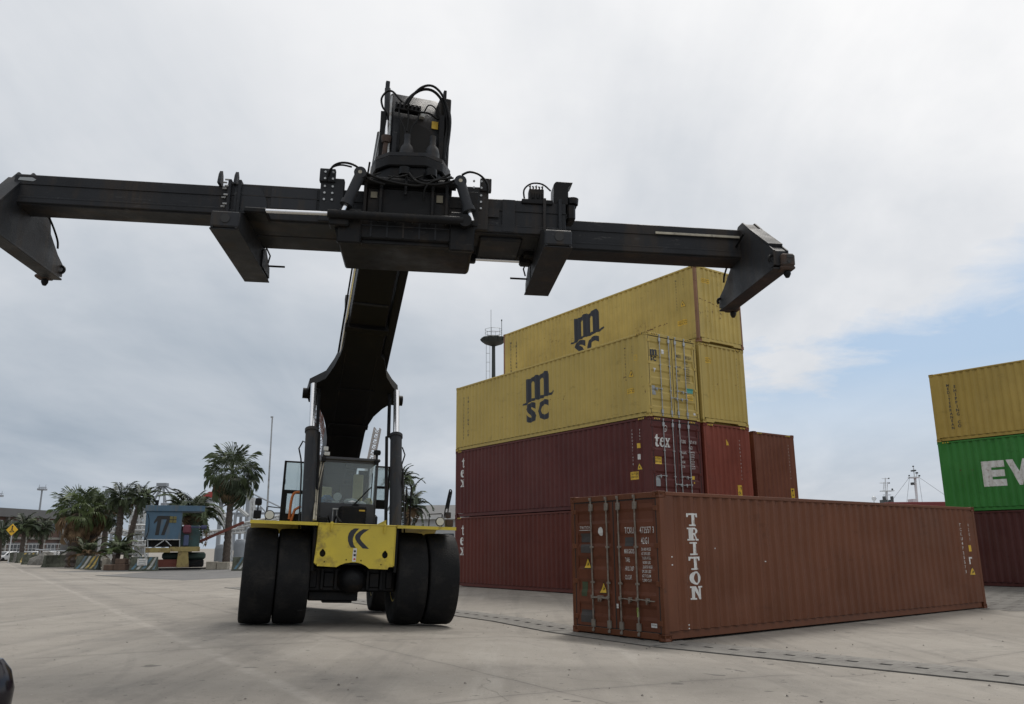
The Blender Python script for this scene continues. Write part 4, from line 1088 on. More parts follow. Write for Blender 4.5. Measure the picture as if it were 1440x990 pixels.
b = MB(); b.prism([(-1.72, 2.45), (-1.66, 2.45), (-1.72, 3.05), (-1.78, 3.05)], .12, .34, bevel=.02); b.prism([(-1.9, 2.4), (-1.8, 2.4), (-1.86, 2.75), (-1.95, 2.75)], -.55, -.32, bevel=.02); b.build('folded_vest', K_cream, cab, 'pale yellow cloth behind the windscreen', **FY)
b = MB(); b.lathe([(.03, 0), (.085, 0), (.085, .10), (.03, .10)], 20, origin=(-.25, -1.2, 2.50), axis='y'); b.lathe([(.0, -.01), (.09, -.01), (.10, .04), (.0, .045)], 14, origin=(-.30, -1.15, 2.37)); b.build('paper_roll', K_paper, cab, **FY)
b = MB(); b.lathe([(.0, 0), (.14, .01), (.17, .05), (.12, .11), (.0, .13)], 12, origin=(.05, -1.15, 2.35)); b.lathe([(.0, 0), (.10, .01), (.09, .05), (.0, .08)], 9, origin=(.28, -1.15, 2.35)); b.build('white_bag', K_paper, cab, **FY)
b = MB(); b.lathe([(.0, 0), (.13, .01), (.15, .08), (.07, .17), (.0, .18)], 9, origin=(-.47, -1.18, 2.35)); b.build('blue_cloth', K_blue, cab, **FY)
b = MB(); b.lathe([(.0, 0), (.08, .01), (.09, .08), (.05, .15), (.0, .16)], 12, origin=(.42, -1.18, 2.35)); b.build('yellow_helmet', K_cream, cab, **FY)
b = MB(); b.tube([(.14, Y1 + .05, 2.30), (-.06, Y1 + .045, 2.18)], .018, 6); b.tube([(.02, Y1 + .04, 2.25), (.43, Y1 + .03, 2.72)], .013, 6); b.tube([(.44, Y1 + .03, 2.42), (.44, Y1 + .03, 3.02)], .010, 6); b.tube([(-.02, Y1 + .04, 2.23), (.36, Y1 + .03, 2.64)], .009, 6)
b.lathe([(.0, 0), (.045, 0), (.045, .03), (.0, .03)], 14, origin=(.15, Y1 + .03, 2.31), axis='y'); b.build('windscreen_wiper', K_hose, cab, **FY)
b = MB(); b.box(-.22, .30, -.95, -.45, 1.86, 2.28, .02)
for k in range(5): b.box(-.225, .305, -.952, -.444, 1.92 + k * .07, 1.945 + k * .07)
b.build('heater_box', K_dark, rs, **FY)
b = MB(); b.box(.15, .27, -.444, -.44, 2.18, 2.21); b.build('sticker', M_yel, rs, 'narrow yellow label', **FY)
b = MB(); b.box(-.38, -.26, -.7, -.58, 2.20, 2.23, .004)
for x in (-.36, -.28): b.tube([(x, -.64, 1.9), (x, -.64, 2.21)], .014, 8)
b.build('step_post', M_galv, rs, **FY)
b = MB(); b.tube([(-.66, Y1, 3.2), (-.74, Y1 + .3, 2.6), (-.78, .1, 1.95)], .02, 8); b.tube([(-.60, Y1, 3.25), (-.70, Y1 + .3, 2.6), (-.74, .1, 1.95)], .014, 8); b.build('hose_pair', K_strip, rs, each=True, **FY)
# work lamps on the cab roof
for x, y in ((-.62, -.9), (.50, -.9)):
    b = MB(); b.box(x - .045, x + .045, y - .04, y + .04, 3.20, 3.30, .01); b.tube([(x, y, 3.28), (x, y - .05, 3.36)], .02, 8); b.build('work_lamp', K_dark, cab, **FY)
b = MB(); b.box(-.62, -.50, -.95, -.9, 3.34, 3.42, .01); b.box(-.64, -.54, -.95, -.9, 3.44, 3.53, .01); b.build('roof_lamp', K_lamp, cab, **FY)
b = MB(); b.lathe([(.0, 0), (.07, .01), (.085, .06), (.07, .11), (.0, .12)], 12, origin=(.52, -1.05, 3.42)); b.tube([(.52, -1.05, 3.3), (.52, -1.05, 3.45)], .025, 8); b.build('beacon', K_dark, cab, **FY)
# doors swung open, both sides
def cabdoor(p, w_, lean, hgt, zb, label):
    M = Matrix.Translation(p) @ Matrix.Rotation(lean, 4, 'Z')
    b = MB(); t_ = .035
    b.box(0, t_ * 1.4, -.02, .02, 0, hgt, .005, M=M @ Matrix.Shear('XY', 4, (0, 0)))
    b.box(w_ - t_, w_, -.02, .02, 0, hgt, .005, M=M); b.box(0, w_, -.02, .02, hgt - t_, hgt, .005, M=M); b.box(0, w_, -.02, .02, 0, .20, .005, M=M)
    b.box(0, w_, -.02, .02, hgt * .47, hgt * .53, .005, M=M); b.box(t_, w_ * .22, -.018, .018, .2, hgt * .47, M=M)
    b.box(.03, .055, .02, .06, hgt * .62, hgt * .70, .005, M=M)
    d = b.build('cab_door', K_dark, rs, label, **FY)
    b = MB(); b.box(t_, w_ - t_, -.004, .004, .2, hgt * .47, M=M); b.box(t_, w_ - t_, -.004, .004, hgt * .53, hgt - t_, M=M); b.build('door_glass', K_glass, d, **FY)
cabdoor(Vector((-1.40, -1.5, 1.92)), .52, 0, 1.32, 0, 'cab door swung open on the left')
cabdoor(Vector((.57, -1.6, 2.3)), .34, 0, .95, 0, 'cab door swung open on the right')
b = MB(); b.hose([(-1.20, -1.42, 2.0), (-1.19, -1.40, 2.38), (-1.14, -1.40, 2.55), (-1.0, -1.4, 2.58)], .028, 8); b.tube([(-1.16, -1.42, 1.96), (-1.10, -1.40, 2.2), (-.98, -1.4, 2.28)], .028, 8); b.build('orange_hose', K_orange, rs, **FY)
b = MB(); b.box(.98, 1.10, -1.5, -1.4, 1.9, 2.5, .01); b.tube([(1.02, -.5, 1.9), (1.02, -.5, 3.1)], .02, 8); b.tube([(1.14, -.6, 1.9), (1.14, -.6, 2.75)], .016, 8); b.tube([(1.24, -.6, 1.9), (1.24, -.6, 2.78)], .016, 8); b.tube([(1.14, -.6, 2.7), (1.24, -.6, 2.7)], .012, 8); b.build('handrail', K_dark, rs, **FY)
b = MB(); rnd = random.Random(4)
for k in range(7): x = rnd.uniform(-.75, -.35); b.tube([(x, -.3, 1.9), (x + rnd.uniform(-.1, .1), -.2, 2.05), (x + rnd.uniform(-.25, .25), -.1, 1.93)], .018, 6)
b.box(-.72, -.50, -.5, -.1, 1.88, 2.02, .02); b.build('hose_bundle', K_hose, rs, kind='stuff', **FY)
b = MB(); b.prism([(.45, 1.89), (.70, 1.90), (.70, 2.02)], -.3, -.26, axis='y'); b.build('gusset', K_yel, rs, **FY)
# fender lamps and mirror
def lampset(x, s):
    b = MB(); b.lathe([(.0, 0), (.085, .0), (.092, -.02), (.08, -.08), (.0, -.11)], 20, origin=(x, .72, 1.99), axis='y'); o = b.build('headlight', K_dark, rs, **FY)
    b = MB(); b.lathe([(.0, .004), (.076, .004), (.076, -.01)], 20, origin=(x, .722, 1.99), axis='y'); b.build('lens', K_lamp, o, **FY)
    b = MB(); b.tube([(x - s * .05, .6, 2.15), (x + s * .20, .6, 2.13), (x + s * .20, .6, 1.90)], .012, 6); b.tube([(x - s * .06, .6, 1.9), (x - s * .06, .6, 2.14)], .012, 6); b.build('lamp_bracket', K_dark, rs, **FY)
lampset(-1.63, 1); lampset(1.62, -1)
b = MB(); b.box(-1.92, -1.78, .55, .68, 1.92, 2.07, .01); b.tube([(-1.85, .6, 2.05), (-1.85, .6, 2.2)], .015, 6); b.lathe([(.0, 0), (.06, .01), (.065, .06), (.055, .13), (.0, .15)], 14, origin=(-1.85, .6, 2.16)); b.build('work_lamp', K_dark, rs, **FY)
b = MB(); b.box(1.76, 1.90, .5, .66, 1.90, 2.04, .01); b.lathe([(.0, 0), (.06, .01), (.06, .12), (.0, .13)], 12, origin=(1.80, .6, 2.06)); b.build('marker_lamp', K_rust, rs, **FY)
b = MB(); b.hose([(1.72, .6, 2.06), (1.74, .6, 2.25), (1.80, .6, 2.58), (1.815, .6, 2.63), (1.845, .6, 2.62), (1.85, .6, 2.55), (1.80, .6, 2.25), (1.79, .6, 2.06)], .013, 6); b.prism([(1.735, 2.25), (1.785, 2.25), (1.845, 2.60), (1.80, 2.60)], .595, .605, axis='y'); b.build('mirror_arm', K_dark, rs, **FY)

# ------------------------------------------------------------------ container spreader
sp = empty('container_spreader'); tag(sp, 'long dark grey telescopic spreader beam hanging from the reach stacker boom', 'spreader')
sp.matrix_world = frame_matrix((-1.771, 12.431, 5.906), .11, .022)
def trough(b, x0, x1, b0, b1, z0, z1, lip=.035):
    """box beam with a ledge along its lower flank"""
    b.box(x0, x1, b0, b1, z0, z1, .012)
    zl = z0 + (z1 - z0) * .26
    b.box(x0, x1, b1 + .001, b1 + lip, z0 + .02, zl, .01); b.box(x0, x1, b0 - lip, b0 - .001, z0 + .02, zl, .01)
    b.box(x0, x1, b1 + .001, b1 + .016, z0 + (z1 - z0) * .66, z0 + (z1 - z0) * .69, .002); b.box(x0 + .02, x1 - .02, b1 + lip + .0005, b1 + lip + .004, zl - .03, zl - .018)
b = MB(); trough(b, -5.86, -.6, .07, .56, .66, 1.15); b.build('extension_beam', K_grey, sp, **FY)
b = MB(); trough(b, .6, 5.86, -.60, -.10, .66, 1.20); e2_ = b.build('extension_beam', K_grey, sp, **FY)
b = MB(); b.box(4.25, 5.74, -.062, -.045, 1.02, 1.06, .003); b.build('marker_strip', K_strip, e2_, 'beige strip with dark smudges along the beam', **FY)
b = MB(); trough(b, -2.72, 2.58, .03, .62, .58, 1.18)
for x in (-2.70, -2.55, 2.2, 2.45): b.box(x, x + .05, .0, .68, .56, 1.22, .008)
b.box(1.55, 1.75, .655, .66, .62, 1.16); b.box(1.25, 1.5, .655, .66, .85, 1.0); b.build('fixed_beam', K_grey, sp, **FY)
b = MB(); trough(b, -2.65, 2.58, -.64, -.05, .60, 1.18)
for x in (-2.70, 2.5): b.box(x, x + .05, -.69, .0, .58, 1.22, .008)
b.box(1.2, 1.9, -.5, .5, .52, .60, .03); b.build('fixed_beam', K_grey, sp, **FY)
b = MB(); b.prism([(-5.80, 1.05), (-5.58, 1.04), (-5.54, 1.07), (-5.60, 1.10), (-5.78, 1.095)], .562, .566, axis='y'); b.build('scuff_mark', M_grey, sp, **FY)
b = MB(); b.prism([(-2.60, .72), (-2.08, .72), (-2.12, .95), (-2.22, 1.12), (-2.60, 1.14)], .622, .634, axis='y', bevel=.003); b.box(-2.05, -1.35, .622, .630, .80, 1.14, .003); b.build('patch_plate', K_cyl, sp, 'paler grey welded plate', each=True, **FY)
# raised lugs on the fixed beam ends
b = MB()
for x in (-2.86, -2.62): b.prism([(.48, 1.14), (.70, 1.14), (.66, 1.30), (.60, 1.38), (.54, 1.32)], x, x + .045)
b.build('end_lug', K_grey, sp, each=True, **FY)
b = MB()
for yy in (.55, .66):
    for z in (.8, .95, 1.1, 1.2): b.tube([(-2.80 + (yy - .55) * .5, yy + .03, z), (-2.74 + (yy - .55) * .5, yy + .03, z)], .014, 6)
b.build('bolt', M_galv, sp, each=True, **FY)
b = MB(); b.prism([(2.38, 1.15), (2.62, 1.15), (2.62, 1.46), (2.70, 1.55), (2.42, 1.55), (2.38, 1.5)], .30, .62, axis='y', bevel=.01)
b.box(2.62, 2.78, .25, .5, 1.15, 1.36, .03); b.lathe([(.001, 0), (.09, 0), (.10, .1), (.001, .14)], 12, origin=(2.70, .55, 1.18)); b.box(2.60, 2.74, .3, .62, .9, 1.18, .03); b.build('end_bracket', K_dark, sp, **FY)
# end arms
def end_arm(s, bt, zt, sx):
    b = MB(); xc = s * 5.88
    prof = [(1.20, .10), (1.20, .34), (1.02, .48), (bt + .10, zt), (bt - .10, zt), (-.48, .98), (-.60, .64), (-.95, .40), (-1.20, .29), (-1.20, .10), (-.9, .06), (.9, .06)]
    for x in (xc - .12, xc + .095): b.prism(prof, x, x + .025)
    # flanges between the webs: box web in the middle
    b.prism([(p[0] * .985, (p[1] - .2) * .98 + .195) for p in prof], xc - .085, xc + .085)
    b.box(xc - .135, xc + .135, -1.18, 1.18, .035, .065, .005)
    b.prism([(bt + .30, zt - .24), (bt + .34, zt - .20), (1.02, .52), (1.0, .48)], xc - .12, xc + .12)
    a = b.build('end_arm', K_grey, sp, **FY)
    for q in (-1, 1):
        b = MB(); y0 = q * 1.13
        b.box(s * 5.97 - .11, s * 5.97 + .11, y0 - .11, y0 + .13, .07, .28, .03)
        b.box(s * 5.99 - .14, s * 5.99 + .10, y0 - .10, y0 + .10, .03, .09, .02)
        cst = b.build('arm_head', K_rust, a, **FY)
        b = MB(); b.lathe([(.001, -.13), (.03, -.12), (.055, -.07), (.055, -.03), (.028, -.025), (.028, .05), (.001, .05)], 14, origin=(s * 5.99, y0, .04)); b.build('twistlock', K_dark, a, **FY)
        b = MB(); b.box(s * 5.99 - .05, s * 5.99 + .05, y0 + q * .129, y0 + q * .136, .20, .25); b.lathe([(.001, 0), (.028, 0), (.028, .008), (.001, .008)], 10, origin=(s * 5.99 - .02, y0 + q * .13, .14), axis='y'); b.build('casting_hole', M_blk, a, **FY)
        b = MB(); cx = s * 5.80; pts = [(cx - s * .04 + .055 * math.cos(t * .5) * 1, y0 + .0, .21 + .06 * math.sin(t * .5)) for t in range(-3, 9)]
        b.tube(pts, .024, 8); b.build('guide_hook', K_dark, a, **FY)
    b = MB(); b.hose([(xc - s * .17, .2, 1.0), (xc - s * .2, -.3, .8), (xc - s * .18, -.7, .6), (xc - s * .19, -.75, .45)], .018, 6); b.build('hose', K_hose, a, **FY)
end_arm(-1, .12, 1.33, 1); end_arm(1, -.05, 1.27, 1)
# inner 20 ft arms
def inner_arm(s, x0, x1):
    b = MB()
    prof = [(1.22, .20), (1.22, .45), (.70, .66), (-.70, .66), (-1.22, .40), (-1.22, .20)]
    w_ = .035
    for x in (x0, x1 - w_): b.prism(prof, x, x + w_)
    b.prism([(1.20, .215), (1.20, .43), (.70, .57), (-.70, .57), (-1.2, .38), (-1.2, .215)], x0 + w_, x1 - w_)
    b.box(x0 - .02, x1 + .02, -1.23, 1.20, .185, .205, .004)
    a = b.build('inner_arm', K_grey, sp, **FY)
    b = MB(); b.box(x0 - .008, x1 + .008, 1.12, 1.228, .22, .46, .018); b.build('arm_nose', K_cyl, a, **FY)
    xc = (x0 + x1) / 2
    b = MB(); b.lathe([(.001, 0), (.068, 0), (.068, .012), (.001, .012)], 18, origin=(xc + .01, 1.2285, .345), axis='y'); b.build('pin_hole', M_blk, a, **FY)
    xi = x1 if s < 0 else x0
    b = MB(); b.tube([(xi, -1.02, .42), (xi - s * .30, -1.02, .42)], .018, 8); b.build('guide_pin', K_dark, a, **FY)
    b = MB(); b.prism([(-1.15, .24), (-.5, .24), (-.5, .5), (-.7, .62), (-1.1, .40)], xi - s * .0 - .01, xi - s * .0 + .03); b.tube([(xi - s * .05, -.62, .60), (xi - s * .10, -.72, .50), (xi - s * .05, -.85, .42)], .014, 6); b.build('side_plate', K_grey, a, **FY)
inner_arm(-1, -2.74, -2.36); inner_arm(1, 2.16, 2.56)
# central carriage
b = MB()
b.prism([(-.98, .30), (-1.02, .42), (-1.06, .60), (-1.06, .70), (1.10, .70), (1.12, .62), (1.10, .36), (1.06, .30)], -.60, .86, axis='y', bevel=.02)
b.box(-.98, -.62, .80, .90, .20, .75, .02); b.box(.72, 1.10, .80, .90, .16, .80, .02)
b.box(-.62, .72, .70, .80, .24, .60, .01); b.box(-1.10, -.80, .74, .98, .44, .62, .02)
b.prism([(.62, .60), (1.14, .56), (1.14, 1.12), (.98, 1.12), (.92, .78), (.70, .72)], .90, .95, axis='y', bevel=.004)
for x in (-.35, .62): b.box(x - .02, x + .02, .80, .83, .34, .52, .005)
b.build('carriage_frame', K_dark, sp, **FY)
b = MB()
for k in range(9): b.box(-.98 + k * .245, -.955 + k * .245, .862, .872, .33, .69)
b.box(-1.0, 1.08, .862, .876, .50, .515)
b.build('stiffener', K_grey, sp, each=True, **FY)
b = MB()
for k in range(8): b.lathe([(.001, 0), (.02, 0), (.02, .02), (.001, .02)], 8, origin=(-.9 + k * .26, .865, .60), axis='y')
b.build('bolt', M_galv, sp, each=True, **FY)
b = MB()
b.box(-.58, .70, .10, .72, .72, 1.20, .02)
for x in (-.60, -.36, .44, .66): b.box(x - .025, x + .025, .05, .82, .70, 1.34, .008)
b.tube([(-.68, .74, 1.30), (.80, .74, 1.30)], .075, 16); b.box(-.62, .74, .0, .70, 1.20, 1.36, .02); b.box(.0, .04, .80, .84, 1.06, 1.38, .005)
b.build('upper_frame', K_dark, sp, **FY)
b = MB(); b.box(-.52, -.42, .735, .745, 1.02, 1.12); b.box(.50, .60, .735, .745, 1.0, 1.12); b.build('reflector', mat('faded_reflector', (.16, .14, .09), .5), sp, each=True, **FY)
for s, x in ((-1, -1.10), (1, 1.16)):
    b = MB(); b.box(x - .20, x + .16, .60, .72, .60, 1.32, .01); b.box(x - (.22 if s < 0 else -.02), x + (.02 if s < 0 else .20), .66, .76, 1.24, 1.46, .01); b.box(x - .18, x + .14, -.05, .6, 1.18, 1.26, .01)
    pl = b.build('bolted_plate', K_grey, sp, **FY)
    b = MB()
    for i in range(2):
        for j in range(5): b.lathe([(.001, 0), (.018, 0), (.018, .02), (.001, .02)], 8, origin=(x - .13 + i * .12 + (.05 if s > 0 else 0), .765 if j > 2 else .722, .95 + j * .11), axis='y')
    b.build('bolt', M_galv, pl, each=True, **FY)
# tilt cylinders
for s, p, q in ((-1, (-.68, .92, 1.32), (-.92, .98, .60)), (1, (.86, .92, 1.28), (1.06, .98, .62))):
    P_, Q_ = Vector(p), Vector(q); D_ = Q_ - P_
    b = MB(); b.tube([P_, P_ + D_ * .72], .082, 18); b.tube([P_ + D_ * .66, P_ + D_ * .76], .10, 18); b.lathe([(.001, -.07), (.095, -.07), (.095, .07), (.001, .07)], 18, origin=P_, axis='y'); c_ = b.build('tilt_cylinder', K_cyl, sp, **FY)
    b = MB(); b.tube([P_ + D_ * .74, Q_], .034, 12); b.build('piston_rod', K_chrome, c_, **FY)
    b = MB(); b.lathe([(.001, 0), (.03, 0), (.03, .015), (.001, .015)], 10, origin=P_ + Vector((0, .07, 0)), axis='y'); b.build('pin_cap', K_strip, c_, **FY)
# long side shift cylinder
b = MB(); b.tube([(-1.12, 1.0, .605), (.92, 1.0, .605)], .068, 16); b.lathe([(.001, -.05), (.10, -.05), (.10, .05), (.001, .05)], 16, origin=(.95, 1.0, .605), axis='y')
for x in (-.72, -.36, .02, .50): b.tube([(x, 1.0, .605), (x + .012, 1.0, .605)], .073, 16)
c_ = b.build('shift_cylinder', K_dark, sp, **FY)
b = MB(); b.tube([(-2.05, .98, .60), (-1.12, 1.0, .605)], .032, 14); b.build('piston_rod', K_chrome, c_, **FY)
b = MB(); b.box(-2.35, -2.02, .64, 1.02, .55, .64, .02); b.build('rod_bracket', K_dark, c_, **FY)
b = MB(); b.tube([(1.12, -.35, .50), (2.0, -.35, .50)], .030, 12); b.build('bright_rod', K_chrome, sp, **FY)
b = MB(); b.box(1.06, 1.20, -.42, -.28, .43, .57, .02); b.box(1.94, 2.14, -.42, -.26, .42, .58, .03); b.box(2.0, 2.4, -.5, -.1, .5, .62, .03); b.build('rod_end', K_dark, sp, each=True, **FY)
# rotator with its two motors
b = MB()
oct_ = [(-.50, .75), (-.28, .95), (.30, 1.0), (.58, .80), (.72, .40), (.66, -.30), (.40, -.6), (-.30, -.6), (-.58, -.30), (-.60, .40)]
b.prism([(x, y - .28) for x, y in oct_], 1.62, 1.80, axis='z', bevel=.02)
b.prism([(x * .92, (y - .28) * .92) for x, y in oct_], 1.40, 1.62, axis='z', bevel=.01)
b.lathe([(.001, 1.34), (.62, 1.34), (.64, 1.42), (.001, 1.44)], 28)
rt = b.build('rotator', K_dark, sp, **FY)
b = MB(); b.prism([(x * .985, (y - .28) * .985) for x, y in oct_], 1.80, 1.86, axis='z'); b.build('rotator_plate', K_grey, rt, **FY)
for x, y in ((-.02, .28), (.40, .28)):
    b = MB(); b.lathe([(.001, 0), (.15, 0), (.15, .05), (.125, .09), (.12, .20), (.10, .30), (.055, .36), (.05, .46), (.052, .48), (.052, .53), (.001, .54)], 20, origin=(x, y, 1.85)); m_ = b.build('slew_motor', K_cyl, rt, **FY)
    b = MB(); b.lathe([(.001, 0), (.09, 0), (.09, .12), (.001, .12)], 14, origin=(x, y + .44, 1.44)); b.build('pinion', K_dark, rt, **FY)
b = MB(); b.prism([(-.30, .35), (-.1, .35), (.0, 1.75), (-.20, 1.85)], -.5, -.42, M=Matrix.Translation((0, 0, 1.2))); b.prism([(-.30, .35), (-.1, .35), (.0, 1.75), (-.20, 1.85)], .50, .58, M=Matrix.Translation((0, 0, 1.2))); b.build('hanger', K_dark, rt, each=True, **FY)
# hoses
b = MB(); rnd = random.Random(12)
b.hose([(-1.18, .80, 1.30), (-1.12, .86, 1.44), (-.98, .9, 1.50), (-.80, .92, 1.47), (-.66, .9, 1.38), (-.55, .9, 1.25), (-.3, .9, 1.18)], .018, 8)
b.hose([(-1.20, .80, 1.22), (-1.15, .86, 1.40), (-1.0, .9, 1.46), (-.82, .92, 1.43)], .014, 8)
b.hose([(1.30, .80, 1.18), (1.28, .86, 1.32), (1.16, .9, 1.44), (1.0, .92, 1.47), (.88, .9, 1.42)], .018, 8)
b.hose([(.86, .9, 1.40), (.75, .92, 1.30), (.5, .92, 1.22), (.2, .92, 1.24), (.05, .9, 1.40)], .020, 8)
b.hose([(-.7, .9, 1.42), (-.5, .92, 1.30), (-.2, .92, 1.22), (.2, .92, 1.18), (.45, .9, 1.28), (.7, .9, 1.42)], .020, 8)
b.hose([(.30, .85, .95), (.32, .92, 1.15), (.45, .92, 1.28), (.75, .9, 1.36)], .016, 8)
for k in range(7):
    x = -.7 + k * .22; b.tube([(x, .86, 1.36 + rnd.uniform(-.05, .05)), (x + .15, .9, 1.30 + rnd.uniform(-.08, .04)), (x + .32, .88, 1.36 + rnd.uniform(-.05, .05))], .014, 6)
b.hose([(1.92, .55, 1.2), (1.90, .58, 1.38), (2.02, .58, 1.50), (2.2, .58, 1.50), (2.34, .56, 1.40)], .014, 8)
b.build('hose_bundle', K_hose, sp, kind='stuff', **FY)
b = MB(); b.box(1.98, 2.22, .45, .62, 1.18, 1.40, .01); b.box(1.86, 2.36, .4, .66, 1.12, 1.20, .01)
for k in range(5): b.tube([(2.0 + k * .05, .56, 1.38), (2.0 + k * .05, .60, 1.46 - .02 * (k % 2)), (1.98 + k * .05, .64, 1.42)], .012, 6)
for k in range(6): b.box(1.99 + k * .04, 2.01 + k * .04, .62, .64, 1.20 + .03 * (k % 2), 1.32)
b.build('valve_block', K_dark, sp, **FY)

# ------------------------------------------------------------------ palms
L_green = mat('palm_green', (.066, .088, .038), .6, var=.35, scale=1.2, spec=.4)
L_dark = mat('palm_dark_green', (.046, .064, .032), .6, var=.35, scale=1.2)
L_lime = mat('palm_fresh_green', (.090, .125, .040), .6, var=.3, scale=1.2)
L_dry = mat('palm_dry', (.17, .112, .060), .8, var=.35, scale=2)
L_trunk = mat('palm_trunk', (.075, .060, .050), .95, var=.4, scale=6, bump=.8, bscale=9)
def pinnate(L_, droop, seed, n=26, wd=.5):
    r = random.Random(seed); V, F = [], []
    pts = []
    x = z = 0; a = .0
    for i in range(n + 1):
        t = i / n; ang = -droop * t * t * 1.5
        pts.append((x, z, ang)); x += L_ / n * math.cos(ang); z += L_ / n * math.sin(ang)
    for i in range(n):
        x, z, a = pts[i]; x2, z2, _ = pts[i + 1]; w_ = .03 * (1 - i / n) + .006; k = len(V)
        V += [(x, -w_, z), (x, w_, z), (x2, w_, z2), (x2, -w_, z2)]; F.append((k, k + 1, k + 2, k + 3))
        if i < 3: continue
        t = i / n; ll = wd * L_ * .42 * math.sin(min(1, t * 1.25 + .18) * math.pi) ** .6 * (1 - .35 * t) + .10
        for s in (-1, 1):
            for j in (0, .5) if i % 2 else (0,):
                l2 = ll * r.uniform(.8, 1.12); sw = r.uniform(.35, .6); dz = r.uniform(-.30, .16) * l2; hw = .0062
                bx_ = x + (x2 - x) * j; bz_ = z + (z2 - z) * j; k = len(V)
                tipx = bx_ + l2 * sw; tipy = s * l2 * .88; tz = bz_ + dz + l2 * sw * math.sin(a)
                V += [(bx_ - hw, 0, bz_), (bx_ + hw, 0, bz_), (bx_ + (tipx - bx_) * .6 + hw, tipy * .6, bz_ + (tz - bz_) * .35 + .03), (tipx, tipy, tz), (bx_ + (tipx - bx_) * .6 - hw, tipy * .6, bz_ + (tz - bz_) * .35 + .03)]
                F.append((k, k + 1, k + 2, k + 3, k + 4))
    return mesh_from('frond', V, F)
def fan(L_, seed, droop=.5, n=22):
    r = random.Random(seed); V, F = [], []
    p = L_ * .48; k = 0
    V += [(0, -.02, 0), (0, .02, 0), (p, .015, -.02), (p, -.015, -.02)]; F.append((0, 1, 2, 3))
    for i in range(n):
        a = -1.9 + 3.8 * i / (n - 1) + r.uniform(-.05, .05); l = L_ * .60 * (1 - .16 * abs(a)) * r.uniform(.85, 1.05); hw = l * .034
        c, s = math.cos(a), math.sin(a); dr = droop * r.uniform(.7, 1.4); k = len(V)
        V += [(p, 0, -.02), (p + c * l * .55 - s * hw, s * l * .55 + c * hw, -.05 * dr * l), (p + c * l * .85, s * l * .85, -.35 * dr * l), (p + c * l * (.98 - .1 * dr), s * l * (.98 - .1 * dr), -.75 * dr * l), (p + c * l * .55 + s * hw, s * l * .55 - c * hw, -.05 * dr * l)]
        F += [(k, k + 1, k + 2, k + 4), (k + 2, k + 3, k + 1)]
    return mesh_from('frond', V, F)
PIN = [pinnate(1.0, d, i, wd=w_) for i, (d, w_) in enumerate(((.7, .55), (1.0, .6), (1.4, .55), (.9, .5), (1.7, .6)))]
FAN = [fan(1.0, i, d) for i, d in enumerate((.35, .55, .85, 1.2))]
def trunk(h, r0, r1, lean=(0, 0), rings=18, seed=0):
    rnd = random.Random(seed); b = MB(); prev = None; n = 12; R_ = []
    for i in range(rings * 2 + 1):
        t = i / (rings * 2); rr = (r0 + (r1 - r0) * t) * (1 + (.12 if i % 2 else -.05)) * rnd.uniform(.94, 1.06)
        cx, cy = lean[0] * t * t, lean[1] * t * t
        R_.append([b.bm.verts.new((cx + math.cos(k * 2 * math.pi / n) * rr * rnd.uniform(.93, 1.07), cy + math.sin(k * 2 * math.pi / n) * rr, h * t)) for k in range(n)])
    for A, B_ in zip(R_[:-1], R_[1:]):
        for k in range(n): b.bm.faces.new((A[k], A[(k + 1) % n], B_[(k + 1) % n], B_[k]))
    b.bm.faces.new(R_[-1])
    return b
def palm(name, px, Y, top_py, rad, label, kind='pin', n=44, tr=.22, lean=(0, 0), mats=None, dry=0.0, seed=1, lo=-.55, skirt=0, zbase=None, group='palms beyond the barriers', flat=1.0):
    r = random.Random(seed); c = spot(px, top_py, Y)
    e = empty(name, (c.x - lean[0], Y - lean[1], 0), 0, label, 'palm', group)
    h = max(.15, c.z)
    trunk(h, tr * 1.25, tr * .85, lean, seed=seed, rings=max(3, int(h * 2.2))).build('trunk', L_trunk, e)
    meshes = PIN if kind == 'pin' else FAN
    for i in range(n + skirt):
        az = i * 2.39996 + r.uniform(-.25, .25)
        t = (i + .5) / n
        if i < n: el = math.pi / 2 * .93 - (math.pi / 2 * .93 - lo) * t ** .8 + r.uniform(-.12, .12)
        else: el = r.uniform(-1.35, -.85)
        is_dry = i >= n or (t > .72 and r.random() < dry)
        me = meshes[min(len(meshes) - 1, int(r.random() * 2 + (t if i < n else 1) * (len(meshes) - 2)))]
        m = L_dry if is_dry else r.choice(mats or [L_green, L_green, L_dark])
        L_ = rad * r.uniform(.66, 1.06) * (.8 if i >= n else 1)
        if me.materials and True: pass
        o = bpy.data.objects.new('frond', me); COL.objects.link(o); o.parent = e
        if not me.materials: me.materials.append(None)
        o.material_slots[0].link = 'OBJECT'; o.material_slots[0].material = m
        o.location = (lean[0] + math.cos(az) * tr * .6, lean[1] + math.sin(az) * tr * .6, h - (.0 if i < n else r.uniform(.1, .7)) + .18 * (1 - t))
        o.rotation_euler = (r.uniform(-.3, .3), -el, az); o.scale = (L_, L_, L_ * flat)
    return e
palm('fan_palm', 327, 70, 666, 2.75, 'tall fan palm with a shaggy round crown standing beside the blue crane cabin', 'fan', n=56, tr=.25, seed=3, lo=-1.25, skirt=5, mats=[L_green, L_dark, L_green], dry=.12)
palm('fan_palm', 112, 74, 722, 2.5, 'broad fan palm with brown dead skirt, left of the leaning palms', 'fan', n=40, tr=.55, seed=5, lo=-.5, skirt=34, mats=[L_green, L_lime, L_green], dry=.5)
palm('fan_palm', 134, 76, 716, 2.2, 'second brown skirted fan palm close behind the broad one', 'fan', n=40, tr=.45, seed=6, lo=-.6, skirt=30, mats=[L_green, L_lime, L_dark], dry=.5)
palm('date_palm', 172, 74, 703, 2.1, 'feathery palm with drooping crown left of the leaning palm', 'pin', n=28, tr=.26, seed=7, lo=-.8, dry=.2, mats=[L_dark, L_green])
